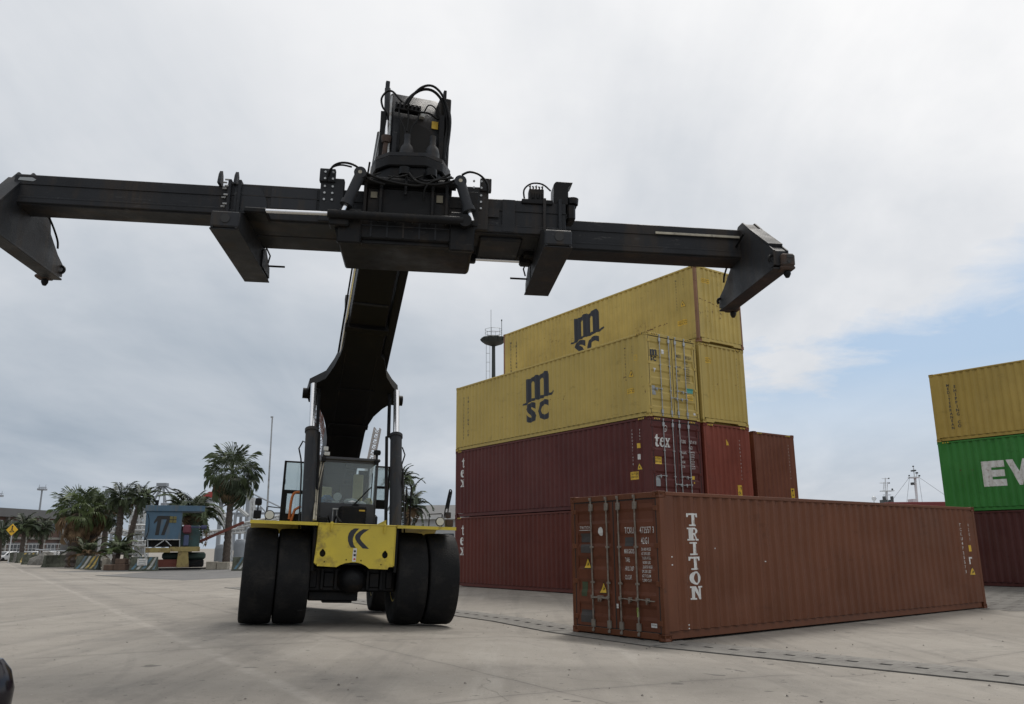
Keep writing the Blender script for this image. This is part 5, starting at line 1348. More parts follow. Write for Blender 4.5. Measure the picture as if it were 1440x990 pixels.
palm('date_palm', 199, 72, 700, 2.0, 'leaning slim palm beside the white lattice steelwork', 'pin', n=28, tr=.22, lean=(.8, 0), seed=8, lo=-.9, dry=.3, mats=[L_green, L_dark])
palm('date_palm', 267, 78, 722, 3.5, 'large arching date palm behind the blue crane cabin', 'pin', n=43, tr=.4, seed=9, lo=-.7, dry=.35, mats=[L_green, L_dark, L_dark])
palm('date_palm', 121, 70, 780, 2.1, 'low dry young palm behind the blue and yellow striped barrier', 'pin', n=18, tr=.2, seed=11, lo=.05, dry=.9, mats=[L_green, L_dry])
palm('date_palm', 166, 69, 778, 2.2, 'low bright green young palm above the brown blocks', 'pin', n=21, tr=.2, seed=12, lo=.1, mats=[L_lime, L_green])
palm('date_palm', 35, 104, 742, 2.4, 'dark palm in front of the brick building, right of the yellow sign', 'pin', n=28, tr=.25, seed=13, lo=-.8, mats=[L_dark, L_green])
palm('date_palm', 61, 106, 744, 2.3, 'thin dark palm in front of the brick building, left of the broad fan palm', 'pin', n=24, tr=.22, seed=14, lo=-.8, mats=[L_dark])
palm('date_palm', 3, 108, 748, 2.3, 'dark palm at the left edge of the picture', 'pin', n=21, tr=.22, seed=15, lo=-.7, mats=[L_dark, L_green])
palm('date_palm', 150, 84, 728, 2.2, 'dark palm half hidden behind the skirted fan palms', 'pin', n=24, tr=.25, seed=16, lo=-.8, mats=[L_dark])
palm('date_palm', 562, 64, 676, 2.0, 'upper palm crown showing right of the lift cylinder', 'pin', n=24, tr=.2, seed=17, lo=-.5, mats=[L_dark, L_green])
palm('date_palm', 574, 66, 712, 2.3, 'lower palm crown drooping right of the lift cylinder', 'pin', n=30, tr=.25, seed=18, lo=-.8, mats=[L_dark, L_green], dry=.4)

# ------------------------------------------------------------------ old crane cabin 17
C_blue = mat('cabin_blue', (.062, .118, .175), .7, var=.14, scale=.9, dirt=(.14, .13, .11), dirt_amt=.3, dirt_scale=1.3, streak=True)
C_teal = mat('faded_teal', (.030, .065, .065), .7, var=.3, scale=1.5, dirt=(.07, .045, .03), dirt_amt=.3)
C_yel = mat('faded_yellow', (.30, .235, .085), .7, var=.2, scale=1.5, dirt=(.12, .07, .04), dirt_amt=.35, dirt_scale=1.5)
C_grn = mat('dark_green_paint', (.022, .042, .032), .7, var=.3, scale=1.5)
C_red = mat('oxide_red', (.13, .036, .024), .8, var=.25, scale=1.5)
C_white = mat('white_steel', (.46, .47, .47), .6, var=.2, scale=2)
C_conc = mat('grey_concrete', (.19, .18, .16), .9, var=.25, scale=1.2, dirt=(.08, .08, .07), dirt_amt=.4, dirt_scale=1.5)
C_wood = mat('brown_block', (.10, .065, .045), .9, var=.3, scale=2)
C_far = mat('haze_grey_steel', (.24, .26, .285), .8, var=.05)  # haze over the far cranes is mixed into this grey
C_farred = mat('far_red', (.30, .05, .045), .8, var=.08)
C_magenta = mat('faded_magenta', (.13, .035, .05), .8)
def rectat(px0, py0, px1, py1, Y):
    a, c = spot(px0, py0, Y), spot(px1, py1, Y)
    return a.x, c.x, c.z, a.z          # x0, x1, z0, z1
YC = 66
a = spot(230, 772, YC)
cc = empty('crane_cabin', (a.x, YC, 0), 0, 'weathered blue crane cabin marked 17 on a yellow and green base', 'crane')
def cbox(name, px0, py0, px1, py1, d0, d1, m, parent=cc, bevel=.01, label=None):
    x0, x1, z0, z1 = rectat(px0, py0, px1, py1, YC)
    ox, oy = cc.location.x, cc.location.y
    b = MB(); b.box(x0 - ox, x1 - ox, d0, d1, z0, z1, bevel); return b.build(name, m, parent, label)
body = cbox('cabin_body', 207, 714, 253, 759, 0, 3.2, C_blue)
x0, x1, z0, z1 = rectat(207, 714, 253, 759, YC); ox = cc.location.x
b = MB()
for k in (0, 5): b.box(x0 - ox + .02 + k * (x1 - x0) / 5 - .03, x0 - ox + .02 + k * (x1 - x0) / 5 + .03, -.012, -.001, z0, z1)
b.build('panel_seam', C_blue, body)
cbox('cabin_roof', 205.5, 711, 289, 718.5, -.15, 3.3, C_blue)
for (u0, u1, pts) in ((217.5, 225.5, [(.0, .70), (.42, 1), (1.0, 1), (.78, 0), (.28, 0), (.46, .74), (.02, .58)]), (227, 238, [(.06, 1), (1, 1), (.98, .84), (.50, 0), (.14, 0), (.60, .82), (.04, .82)])):
    xa, xb, za, zb = rectat(u0, 725.5, u1, 752.5, YC)
    me = mesh_from('lettering', [(xa - ox + p[0] * (xb - xa), -.02, za + p[1] * (zb - za)) for p in pts], [tuple(range(len(pts)))]); link('lettering', me, M_blk, body)
cbox('small_window', 239, 726, 248, 735, -.03, .02, mat('dull_amber_glass', (.14, .12, .03), .4), body)
b = MB(); x_ = rectat(239, 726, 248, 735, YC)
b.box((x_[0] + x_[1]) / 2 - ox - .02, (x_[0] + x_[1]) / 2 - ox + .02, -.05, -.031, x_[2], x_[3]); b.box(x_[0] - ox, x_[1] - ox, -.05, -.031, (x_[2] + x_[3]) / 2 - .02, (x_[2] + x_[3]) / 2 + .02); b.build('window_bar', M_blk, body)
cbox('machinery_block', 254, 746, 281, 770, .2, 3.0, C_teal); cbox('machinery_block', 253, 740, 262, 759, .4, 2.0, K_dark); cbox('gear_case', 266, 738, 280, 748, .3, 1.5, C_teal)
cbox('winch_drum', 258, 738, 269, 750, -.3, .2, C_magenta, bevel=.12); cbox('winch_motor', 259, 752, 265, 768, -.2, .3, mat('dusty_blue', (.06, .08, .15), .8), bevel=.08)
b = MB(); p = spot(266, 741, YC - .4); q = spot(287, 741, YC - .4); b.tube([(p.x - ox, -.4, p.z), (q.x - ox, -.4, q.z)], .05, 8); b.tube([(q.x - ox - .35, -.4, q.z), (q.x - ox + .1, -.4, q.z)], .17, 10); b.build('hydraulic_ram', mat('dusty_blue_paint', (.05, .055, .12), .8), cc)
cbox('underframe', 206, 759, 252, 769, .5, 3.2, K_dark); b = MB()  # solid black box painted as the shaded hollow under the cabin
for (u0, v0, u1, v1) in ((217, 769, 230, 760), (232, 760, 240, 768), (207, 760, 207, 770), (252, 759, 252, 770), (206, 759, 253, 759)):
    p, q = spot(u0, v0, YC - .1), spot(u1, v1, YC - .1); b.tube([(p.x - ox, -.1, p.z), (q.x - ox, -.1, q.z)], .05, 6)
b.build('brace', M_galv, cc)
cbox('deck_beam', 205, 770.5, 239, 777, -.3, 3.2, C_yel); cbox('deck_beam', 239, 769, 281.5, 775.5, -.32, 3.2, C_yel)
x0, x1, z0, z1 = rectat(251, 775, 262, 798, YC)
b = MB(); b.prism([(x0 - ox, z1), (x1 - ox + .05, z1), (x1 - ox + .22, z0), (x0 - ox - .08, z0)], -.25, .6, axis='y', bevel=.02); b.build('support_leg', C_yel, cc)
cbox('tank', 229, 777, 291, 787, .6, 2.6, C_grn, bevel=.15); cbox('tool_chest', 219, 787, 250, 797.5, .0, 1.2, C_red); cbox('wheel_block', 262, 787, 288, 798, .6, 2.2, K_dark, bevel=.1)
cbox('rail_beam', 219, 798.8, 316, 800.2, -.6, -.3, K_dark)
p, q = spot(284, 767, YC + 2), spot(362, 733, YC + 2); b = MB(); dq = Vector((q.x - p.x, 0, q.z - p.z)); M_ = Matrix.Translation((p.x - ox, 2, p.z)) @ Matrix.Rotation(-math.atan2(dq.z, dq.x), 4, 'Y'); b.box(0, dq.length, -.15, .15, -.12, .12, .01, M=M_); b.build('red_jib', C_red, cc)
b = MB(); p = spot(206, 728, YC - .1); b.hose([(p.x - ox + .05, -.1, p.z + .3), (p.x - ox + .2, -.1, p.z - .3), (p.x - ox + .2, -.1, p.z - 1.2), (p.x - ox - .1, -.1, p.z - 1.9)], .03, 6); b.build('cable_loop', K_hose, cc)
for (u0, u1) in ((219, 223), (238, 242)):
    x0, x1, z0, z1 = rectat(u0, 703 if u0 < 230 else 709, u1, 711, YC); b = MB(); b.box(x0 - ox, x1 - ox, .5, .9, z0, z1); b.build('vent_pipe', K_dark, cc)

cc.rotation_euler = (0, 0, R(24)); cc.scale = (.92, 1, 1)

# barriers
jersey_cache = {}
def jersey(px, py_base, Y, length, rz, mt, label, h=1.0, stripes=None):
    c = spot(px, py_base, Y)
    e = empty('concrete_barrier', (c.x, Y, 0), rz, label, 'barrier', 'concrete barriers along the yard edge')
    b = MB(); b.prism([(-.36, 0), (.36, 0), (.36, .12), (.17, .40), (.11, h), (-.11, h), (-.17, .40), (-.36, .12)], -length / 2, length / 2, 'x', bevel=.012); b.build('barrier_body', mt, e)
    if stripes:
        n = 5
        for i in range(n):
            u = -length / 2 + .1 + i * length / n; w_ = length / n * .52
            for (y0, z0), (y1, z1) in (((-.174, .405), (-.114, h - .02)), ((-.362, .125), (-.174, .395))):
                d0 = (z0) * .55; d1 = z1 * .55
                pts = [(u + d0, y0 - .006, z0), (u + d0 + w_, y0 - .006, z0), (u + d1 + w_, y1 - .006, z1), (u + d1, y1 - .006, z1)]
                pts = [(min(max(p[0], -length / 2), length / 2), p[1], p[2]) for p in pts]
                me = mesh_from('painted_stripe', pts, [(0, 1, 2, 3)]); link('painted_stripe', me, stripes[i % len(stripes)], e)
    return e
S_bl = mat('stripe_blue', (.07, .14, .19), .8, var=.2, dirt=(.12, .11, .09), dirt_amt=.35); S_ye = mat('stripe_yellow', (.40, .29, .08), .8, var=.2, dirt=(.14, .12, .08), dirt_amt=.4); S_wh = mat('stripe_white', (.34, .34, .32), .8, var=.15, dirt=(.14, .13, .11), dirt_amt=.3); S_bk = mat('stripe_black', (.03, .03, .03), .8)
C_moss = mat('mossy_concrete', (.085, .092, .070), .95, var=.3, scale=1.5, dirt=(.04, .045, .03), dirt_amt=.4)
jersey(12, 787, 112, 4.0, .05, C_conc, 'yellow and black striped barrier under the yellow sign', 1.15, [S_ye, S_bk])
jersey(25, 787, 106, 2.2, 1.25, C_moss, 'first dark barrier right of the yellow sign post', 1.3)
jersey(31, 787, 103, 2.2, 1.22, C_conc, 'pale narrow barrier between two dark ones near the yellow sign', 1.3)
jersey(38, 788, 100, 2.6, 1.15, C_moss, 'third barrier from the sign post with a faint yellow stripe', 1.3, [S_ye, S_wh])
jersey(48, 791, 88, 2.4, 1.0, C_moss, 'grey green barrier just before the gap in the row', 1.15)
jersey(76, 796, 75, 2.4, 1.35, C_moss, 'lone mossy barrier seen end on, below the broad fan palm', 1.15)
jersey(123, 799, 68, 1.95, -.1, C_moss, 'barrier with blue and yellow diagonal stripes', 1.12, [S_bl, S_wh, S_ye, S_ye])
j6 = jersey(202, 801, 64, 2.0, 0, C_moss, 'blue striped barrier with a white paper notice', 1.05, [S_bl, S_wh])
b = MB(); b.box(-.42, .35, -.30, -.28, .42, .92); nb = b.build('notice', M_white, j6, 'white paper notice')
for k in range(3):
    me = mesh_from('notice_line', [(-.3, -.306, .80 - k * .13), (.24, -.306, .80 - k * .13), (.24, -.306, .75 - k * .13), (-.3, -.306, .75 - k * .13)], [(0, 1, 2, 3)]); link('notice_line', me, M_grey, nb)
jersey(343, 801, 63, 1.7, .1, C_moss, 'blue and white striped barrier half hidden by the left front tyre', 1.0, [S_bl, S_wh])
for (px, py, w_, h_, Y, lb) in ((156, 799, .85, .45, 66, 'low brown block, left of the pair on the ground'), (170, 799, 1.0, .48, 66, 'low brown block carrying a smaller one')):
    c = spot(px, py, Y); b = MB(); b.box(-w_ / 2, w_ / 2, -.4, .4, 0, h_, .04); o = b.build('brown_block', C_wood); o.location = (c.x, Y, 0); tag(o, lb, 'block', 'brown blocks beside the striped barrier')
c = spot(170, 799, 66); b = MB(); b.box(-.38, .42, -.35, .35, 0, .42, .04); o = b.build('brown_block', C_wood); o.location = (c.x, 66, .482); tag(o, 'smaller brown block resting on top of the lower one', 'block', 'brown blocks beside the striped barrier')
for (u0, u1, hh, lb) in ((291, 306, .62, 'long tan kerb block right of the crane cabin'), (306, 322, .58, 'tan kerb block under the tall fan palm'), (145, 152, .9, 'pale kerb stone left of the brown blocks'), (178, 185, .8, 'pale kerb stone right of the brown blocks')):
    p, q = spot(u0, 800, 67), spot(u1, 800, 67); b = MB(); b.box(0, q.x - p.x - .06, -.3, .3, 0, hh, .03); o = b.build('kerb_block', mat('tan_stone', (.26, .235, .19), .9, var=.2)); o.location = (p.x, 67, 0); tag(o, lb, 'kerb block', 'loose kerb blocks')
# rail on posts
p, q = spot(50, 773, 86), spot(192, 780, 67)
gr = empty('guard_rail', (p.x, 86, 0), 0, 'thin grey pipe rail running along the row of barriers', 'guard rail')
b = MB(); b.tube([(0, 0, p.z), (q.x - p.x, -19, q.z)], .07, 8); b.build('rail', M_galv, gr)
for k in range(5):
    t = (k + .3) / 5; b = MB(); b.tube([((q.x - p.x) * t, -19 * t, 0), ((q.x - p.x) * t, -19 * t, p.z + (q.z - p.z) * t)], .05, 6); b.build('post', M_galv, gr)
# rubble mounds behind the barriers
for (px, Y, w_, h_, lb, sd) in ((62, 84, 3.2, 1.3, 'low grey rubble heap left of the lone mossy barrier', 1), (95, 80, 4.0, 1.25, 'grey rubble heap between the lone barrier and the striped one', 2), (142, 78, 2.0, 1.0, 'small dark rubble heap behind the brown blocks', 3)):
    c = spot(px, 790, Y); r = random.Random(sd); b = bmesh.new(); bmesh.ops.create_icosphere(b, subdivisions=3, radius=1)
    for v in b.verts:
        k = 1 + r.uniform(-.12, .12) + .1 * math.sin(v.co.x * 5 + sd) + .08 * math.sin(v.co.y * 7); v.co = Vector((v.co.x * w_ / 2 * k, v.co.y * 1.0 * k, max(0, v.co.z) * h_ * k))
    me = bpy.data.meshes.new('rubble_heap'); b.to_mesh(me); b.free(); o = link('rubble_heap', me, C_conc); o.location = (c.x, Y, 0); tag(o, lb, 'rubble heap')
# yellow diamond sign
c = spot(17, 745, 96); sg = empty('warning_sign', (c.x, 96, 0), 0, 'yellow diamond warning sign with a black figure on a pale post', 'road sign')
b = MB(); b.box(-.05, .05, .03, .09, 0, c.z + .3); b.build('post', C_white, sg)
M2 = Matrix.Translation((0, 0, c.z)) @ Matrix.Rotation(R(45), 4, 'Y'); b = MB(); b.box(-.48, .48, -.02, .02, -.48, .48, M=M2); b.build('sign_plate', mat('sign_amber', (.72, .42, .02), .5, var=.05), sg)
b = MB(); b.box(-.07, .07, -.035, -.022, c.z - .05, c.z + .28); b.lathe([(.001, 0), (.09, 0), (.09, .012), (.001, .012)], 12, origin=(.02, -.036, c.z + .38), axis='y')
b.box(-.28, .28, -.035, -.022, c.z - .28, c.z - .20); b.prism([(-.26, c.z - .2), (-.18, c.z - .2), (.02, c.z - .04), (-.05, c.z + .0)], -.038, -.024, axis='y'); b.prism([(.26, c.z - .2), (.18, c.z - .2), (.0, c.z - .04), (.07, c.z + .0)], -.042, -.026, axis='y'); b.build('figure', M_blk, sg)

# ------------------------------------------------------------------ brick building, fence and cars, far left
bl = spot(-130, 770, 128); br = spot(142, 770, 176); bv = Vector((br.x - bl.x, 48, 0)); BLn = bv.length
bb = empty('brick_building', (bl.x, 128, 0), math.atan2(bv.y, bv.x), 'long low brick building with a grey roof band, far left behind the palms', 'building')
C_brick = mat('dull_brick', (.105, .062, .050), .9, var=.2, scale=.5, dirt=(.06, .05, .045), dirt_amt=.3, dirt_scale=.4)
C_roof = mat('grey_roof', (.115, .115, .115), .9, var=.12, scale=.3)
b = MB(); b.box(0, BLn, 0, 14, 0, 7.4); b.build('wall', C_brick, bb)
b = MB(); b.box(-.3, BLn + .3, -.9, 14.5, 7.4, 8.9); b.build('roof', C_roof, bb)
b = MB(); b.box(0, BLn, -.35, -.01, 3.5, 3.9); b.build('floor_band', C_conc, bb)
wm = {}
b = MB(); b.box(-1.5, 1.5, -.03, .05, 0, 1.7); wme = b.mesh('window'); b = MB(); b.box(-1.35, -.05, -.05, -.031, .1, 1.6); b.box(.05, 1.35, -.05, -.031, .1, 1.6); wpe = b.mesh('pane')
C_frame = mat('window_frame_grey', (.16, .16, .155), .7); C_wfr = mat('window_frame_white', (.6, .6, .58), .6); C_pane = mat('dark_pane', (.03, .035, .04), .15)
n = int(BLn / 5)
for k in range(n):
    x = 2.5 + k * 5
    b = MB(); b.box(x - 2.75, x - 2.25, -.5, -.0, 0, 7.39); b.build('pillar', C_conc, bb)
    for z in (1.2, 5.1):
        o = link('window', wme, C_wfr if (k in (2, 3) and z > 3) else C_frame, bb); o.location = (x + .2, 0, z); q_ = link('pane', wpe, C_pane, o)
fe = spot(-60, 765, 118); ff = spot(160, 765, 132)
fw = empty('white_fence', (fe.x, 118, 0), math.atan2(14, ff.x - fe.x), 'low white wall with a railing in front of the brick building', 'fence')
b = MB(); FL = math.hypot(ff.x - fe.x, 14); b.box(0, FL, 0, .25, 0, 1.2); b.build('wall', mat('dirty_white_wall', (.34, .34, .32), .9, var=.15, scale=.4, dirt=(.15, .14, .12), dirt_amt=.3), fw)
b = MB(); b.box(0, FL, .10, .15, 2.4, 2.5); b.box(0, FL, .10, .15, 1.75, 1.8)
for k in range(int(FL / .5)): b.box(k * .5, k * .5 + .05, .1, .15, 1.2, 2.45)
b.build('railing', C_white, fw, kind='stuff')
def car(px, Y, rz, m, label):
    c = spot(px, 780, Y); e = empty('parked_car', (c.x, Y, 0), rz, label, 'car', 'cars parked by the white fence')
    b = MB(); b.prism([(-2.1, .35), (2.1, .35), (2.15, .62), (2.0, .80), (1.15, .90), (.55, 1.38), (-1.0, 1.42), (-1.75, .98), (-2.12, .88), (-2.15, .55)], -.85, .85, axis='y', bevel=.06); b.build('body', m, e)
    b = MB(); b.prism([(1.02, .92), (.50, 1.33), (-.95, 1.36), (-1.5, 1.0)], -.865, .865, axis='y', bevel=.02); b.build('side_window', C_pane, e)
    b = MB(); b.prism([(1.16, .93), (.62, 1.33), (.66, 1.35), (1.20, .95)], -.7, .7, axis='y'); b.build('windscreen', C_pane, e)
    for x in (-1.3, 1.35):
        for y in (-.78, .78):
            b = MB(); b.lathe([(.001, -.1), (.2, -.11), (.31, -.1), (.33, -.06), (.33, .06), (.31, .1), (.2, .11), (.001, .1)], 16, origin=(x, y, .33), axis='y'); b.build('wheel', K_tyre, e)
    for y in (-.6, .6): b = MB(); b.box(2.09, 2.17, y - .18, y + .18, .62, .76, .02); b.build('headlight', K_lamp, e)
C_cw = mat('white_car_paint', (.62, .63, .64), .3, var=.03); C_cs = mat('silver_car_paint', (.36, .37, .38), .3, .4, var=.03)
car(8, 112, R(-100), C_cw, 'white car cut by the left edge behind the striped barrier')
car(35, 108, R(-60), C_cs, 'silver car nearest the yellow sign'); car(46, 112, R(-75), C_cw, 'white car between the silver cars'); car(72, 110, R(-40), C_cw, 'white car partly behind the lone mossy barrier')
# low grey hut and kiosk shapes among the palms
for (u0, v0, u1, v1, Y, m, nm, lb) in ((88, 757, 108, 790, 82, C_roof, 'grey_tank', 'dark grey rounded tank under the broad fan palm'), (303, 765, 321, 790, 74, C_far, 'grey_tank', 'blue grey tank left of the tall palm trunk'), (330, 758, 345, 790, 76, C_far, 'grey_tank', 'pale grey tank right of the tall palm trunk')):
    x0, x1, z0, z1 = rectat(u0, v0, u1, v1, Y); b = MB(); rr_ = (x1 - x0) / 2; b.lathe([(.001, z1), (rr_ * .7, z1 - .05), (rr_ * .95, z1 - .3), (rr_, z1 - .5), (rr_, 0), (.001, 0)], 24); o = b.build(nm, m); o.location = ((x0 + x1) / 2, Y, 0); tag(o, lb, 'tank')

# ------------------------------------------------------------------ lattice steel
def truss(b, p, q, w0, w1, n, r=.05, up=Vector((0, 0, 1))):
    p, q = Vector(p), Vector(q); d = (q - p).normalized()
    if abs(d.dot(up)) > .9: up = Vector((1, 0, 0))
    a = d.cross(up).normalized(); c = a.cross(d).normalized(); K = []
    for i in range(n + 1):
        t = i / n; w_ = (w0 + (w1 - w0) * t) / 2; o = p + (q - p) * t; K.append([o + a * sx * w_ + c * sy * w_ for sx, sy in ((-1, -1), (1, -1), (1, 1), (-1, 1))])
    for j in range(4): b.tube([K[0][j], K[-1][j]], r, 4, cap=False)
    for i in range(n):
        for j in range(4):
            b.tube([K[i][j], K[i + 1][(j + 1) % 4]], r * .6, 3, cap=False)
            b.tube([K[i][j], K[i][(j + 1) % 4]], r * .6, 3, cap=False)
def lattice(name, segs, m, label, cat, part='lattice_frame', r=.05, group=None):
    """segs: (px0,py0,px1,py1,Y,width_px0,width_px1,bays)"""
    Y0 = segs[0][4]; c = spot(segs[0][0], segs[0][1], Y0); e = empty(name, (c.x, Y0, 0), 0, label, cat, group)
    for (u0, v0, u1, v1, Y, w0, w1, n) in segs:
        p, q = spot(u0, v0, Y), spot(u1, v1, Y); k = Y / FPX; o_ = Vector((c.x, Y0, 0)); b = MB(); truss(b, p - o_, q - o_, w0 * k, w1 * k, n, r); b.build(part, m, e, smooth=0, recalc=False)
    return e
lattice('white_gantry', [(186, 796, 190, 716, 92, 8, 8, 9), (201, 796, 201, 720, 92, 9, 7, 9), (183, 742, 207, 742, 91, 7, 7, 4), (183, 764, 208, 764, 91, 6, 6, 4), (160, 745, 186, 752, 92, 5, 5, 5)], C_white, 'white lattice steelwork left of the blue crane cabin', 'steelwork', r=.13)
lattice('white_gantry', [(142, 796, 150, 730, 96, 5, 5, 8), (131, 796, 139, 742, 97, 4, 4, 7), (128, 752, 160, 746, 97, 4, 4, 6)], C_white, 'white lattice steelwork showing between the palms on the left', 'steelwork', r=.12)
lattice('white_gantry', [(294, 712, 306, 716, 96, 6, 6, 3), (306, 716, 316, 730, 96, 6, 6, 4), (316, 730, 321, 748, 96, 6, 6, 4), (321, 748, 322, 790, 96, 6, 6, 7), (287, 750, 345, 746, 97, 5, 5, 9), (334, 740, 398, 726, 97, 5, 4, 9), (330, 770, 372, 766, 97, 6, 6, 7), (352, 796, 356, 700, 98, 4, 4, 12), (318, 700, 349, 726, 98, 2, 2, 6)], C_white, 'white arched lattice steelwork right of the large date palm', 'steelwork', r=.12)
lattice('lattice_boom', [(472, 772, 440, 548, 110, 15, 7, 26), (480, 772, 446, 540, 111, 2, 2, 12)], mat('rusty_lattice', (.14, .085, .075), .8, var=.3, scale=1), 'rusty lattice crane boom behind the left lift cylinder', 'crane boom', r=.07)
lattice('lattice_boom', [(496, 772, 531, 602, 110, 10, 8, 22)], mat('pale_lattice', (.34, .32, .31), .8), 'pale lattice crane boom right of the cab', 'crane boom', r=.09)
for e_, (u, lb) in zip([o for o in COL.objects if o.name.startswith('lattice_boom')], ((472, ''), (496, ''))):
    x0 = spot(u, 772, 110).x - e_.location.x
    b = MB(); b.box(x0 - 1.6, x0 + 1.6, -1.5, 3.5, .9, 2.6, .1); b.build('crane_body', C_red if u == 472 else C_conc, e_)
    b = MB(); b.box(x0 - 1.9, x0 - 1.1, -2, 4, 0, .9, .2); b.box(x0 + 1.1, x0 + 1.9, -2, 4, 0, .9, .2); b.build('track', K_dark, e_, each=True)
# pale leaning pole
p, q = spot(373, 770, 60), spot(383, 587, 60); e = empty('slim_pole', (p.x, 60, 0), 0, 'tall slim pale pole leaning slightly right beside the fan palm', 'pole'); b = MB(); b.tube([(0, 0, 0), (q.x - p.x, 0, q.z)], .09, 8, r1=.05); b.build('pole', M_galv, e); b = MB(); b.box(q.x - p.x - .12, q.x - p.x + .06, -.05, .05, q.z - .03, q.z + .08); b.build('lamp_bracket', M_galv, e)

# quay cranes on the horizon
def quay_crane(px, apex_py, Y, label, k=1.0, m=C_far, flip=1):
    c = spot(px, apex_py, Y); H_ = c.z; e = empty('quay_crane', (c.x, Y, 0), 0, label, 'crane', 'quay cranes on the horizon'); s = flip
    b = MB(); w_ = H_ * .14
    for x in (-w_, w_):
        b.box(x - .9, x + .9, -.9, .9, 0, H_ * .60); b.box(x - .9, x + .9, 12, 13.8, 0, H_ * .60)
        b.tube([(x, 0, H_ * .6), (0, 4, H_)], .8, 5)
    b.box(-w_, w_, -.5, .5, H_ * .30, H_ * .33); b.box(-w_, w_, -.5, .5, H_ * .56, H_ * .60)
    b.build('frame', m, e, smooth=0)
    b = MB(); b.box(-H_ * .62, H_ * .85, 2, 6, H_ * .60, H_ * .635); b.build('boom', m, e, smooth=0)
    b = MB()
    for x in (-.55, -.32, .35, .78): b.tube([(0, 4, H_), (x * H_, 4, H_ * .635)], .5, 4)
    for x in (-.05, .05): b.tube([(x * H_ * .3, 4, H_), (x * H_, 4, H_ * .6)], .3, 4)
    b.build('stay', m, e, smooth=0)
    b = MB(); b.box(-3.2, 3.2, 2, 6, H_ - 1, H_ + 1.0); b.build('apex_platform', m, e)
    b = MB(); b.box(w_ * .2, w_ * 1.8, 1, 8, H_ * .64, H_ * .72); b.build('machine_house', m, e)
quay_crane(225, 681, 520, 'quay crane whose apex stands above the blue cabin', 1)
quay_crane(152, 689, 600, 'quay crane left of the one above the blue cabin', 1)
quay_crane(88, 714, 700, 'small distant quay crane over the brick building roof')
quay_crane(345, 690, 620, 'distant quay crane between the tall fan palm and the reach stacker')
x0, x1, z0, z1 = rectat(285, 689, 336, 700, 300)
e = empty('red_crane', ((x0 + x1) / 2, 300, 0), 0, 'distant crane with a red machine house behind the tall fan palm', 'crane'); cx = (x0 + x1) / 2
b = MB(); b.prism([(x0 - cx, z0), (x0 - cx + 3, z1 - .8), (x1 - cx, z1), (x1 - cx, z0)], -2, 2, axis='y', bevel=.05); b.build('machine_house', C_farred, e)
b = MB(); b.box(x0 - cx - 1.5, x1 - cx, -2.2, 2.2, z0 - 1.6, z0 - .01); b.build('deck_beam', C_far, e)
b = MB(); p = spot(310, 720, 300); b.box(p.x - cx - .6, p.x - cx + .6, -.6, .6, 0, z0 - 1.6); b.build('column', C_far, e); b = MB(); p = spot(348, 720, 300); b.box(p.x - cx - .6, p.x - cx + .6, -.6, .6, 0, z0 + 1.6); b.build('column', C_far, e)
# floodlight masts far left
for (px, py, Y, lb) in ((59.5, 687, 230, 'distant floodlight mast above the brick building'), (-2, 696, 230, 'floodlight mast at the left picture edge')):
    c = spot(px, py, Y); e = empty('floodlight_mast', (c.x, Y, 0), 0, lb, 'light mast'); H_ = c.z
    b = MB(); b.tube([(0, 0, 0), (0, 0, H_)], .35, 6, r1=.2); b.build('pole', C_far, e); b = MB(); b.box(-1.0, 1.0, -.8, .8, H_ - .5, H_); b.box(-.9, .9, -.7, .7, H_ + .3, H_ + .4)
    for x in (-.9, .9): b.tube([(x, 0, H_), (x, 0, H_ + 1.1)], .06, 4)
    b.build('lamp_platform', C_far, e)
# warehouse right of the machine
x0, x1, z0, z1 = rectat(575, 712, 700, 745, 125); e = empty('warehouse', ((x0 + x1) / 2, 125, 0), 0, 'low grey roofed warehouse behind the right mirror of the machine', 'building'); cx = (x0 + x1) / 2
ze = spot(600, 728, 125).z
b = MB(); b.box(x0 - cx, x1 - cx, 0, 18, 0, ze); b.build('wall', C_wfr and mat('pale_wall', (.36, .37, .37), .9, var=.1, scale=.3), e)
b = MB(); b.prism([(-.6, ze), (9, z1 + .6), (18.6, ze)], x0 - cx - .4, x1 - cx + .4, 'x'); b.build('roof', C_roof, e)
b = MB(); b.box(x0 - cx - .4, x1 - cx + .4, -.75, -.55, ze - .25, ze + .12); b.build('gutter', C_white, e)
for k in range(4): b = MB(); xx = x0 - cx + 2 + k * 3.3; b.box(xx, xx + 1.6, -.06, .02, 2.2, 3.6); b.build('window', C_pane, e)

# high mast with ring of floodlights behind the stack
Ym = 78; c = spot(694, 476, Ym); H_ = c.z; C_mast = mat('mast_dark_green', (.028, .034, .030), .6, var=.1)
hm = empty('high_mast', (c.x, Ym, 0), 0, 'tall dark light mast with a ring of floodlights and antennas behind the stack', 'light mast')
b = MB(); b.tube([(0, 0, 0), (0, 0, H_)], .30, 14, r1=.17); b.build('pole', C_mast, hm)
b = MB(); b.lathe([(.17, H_ - .55), (.30, H_ - .75), (.95, H_ - .50), (1.18, H_ - .15), (1.22, H_), (.9, H_ + .12), (.17, H_ + .1)], 20); hp = b.build('ring_platform', C_mast, hm)
for k in range(12):
    a = k * math.pi / 6; b = MB(); b.box(-.18, .18, -.14, .14, -.15, .15, .04); o = b.build('floodlight', C_mast, hp); o.location = (1.12 * math.cos(a), 1.12 * math.sin(a), H_ - .12); o.rotation_euler = (0, .6, a)
b = MB()
for z in (H_ + .55, H_ + .9): b.tube([(.85 * math.cos(t * .524), .85 * math.sin(t * .524), z) for t in range(13)], .02, 5)
for k in range(6): a = k * math.pi / 3 + .3; b.tube([(.85 * math.cos(a), .85 * math.sin(a), H_), (.85 * math.cos(a), .85 * math.sin(a), H_ + .95)], .02, 5)
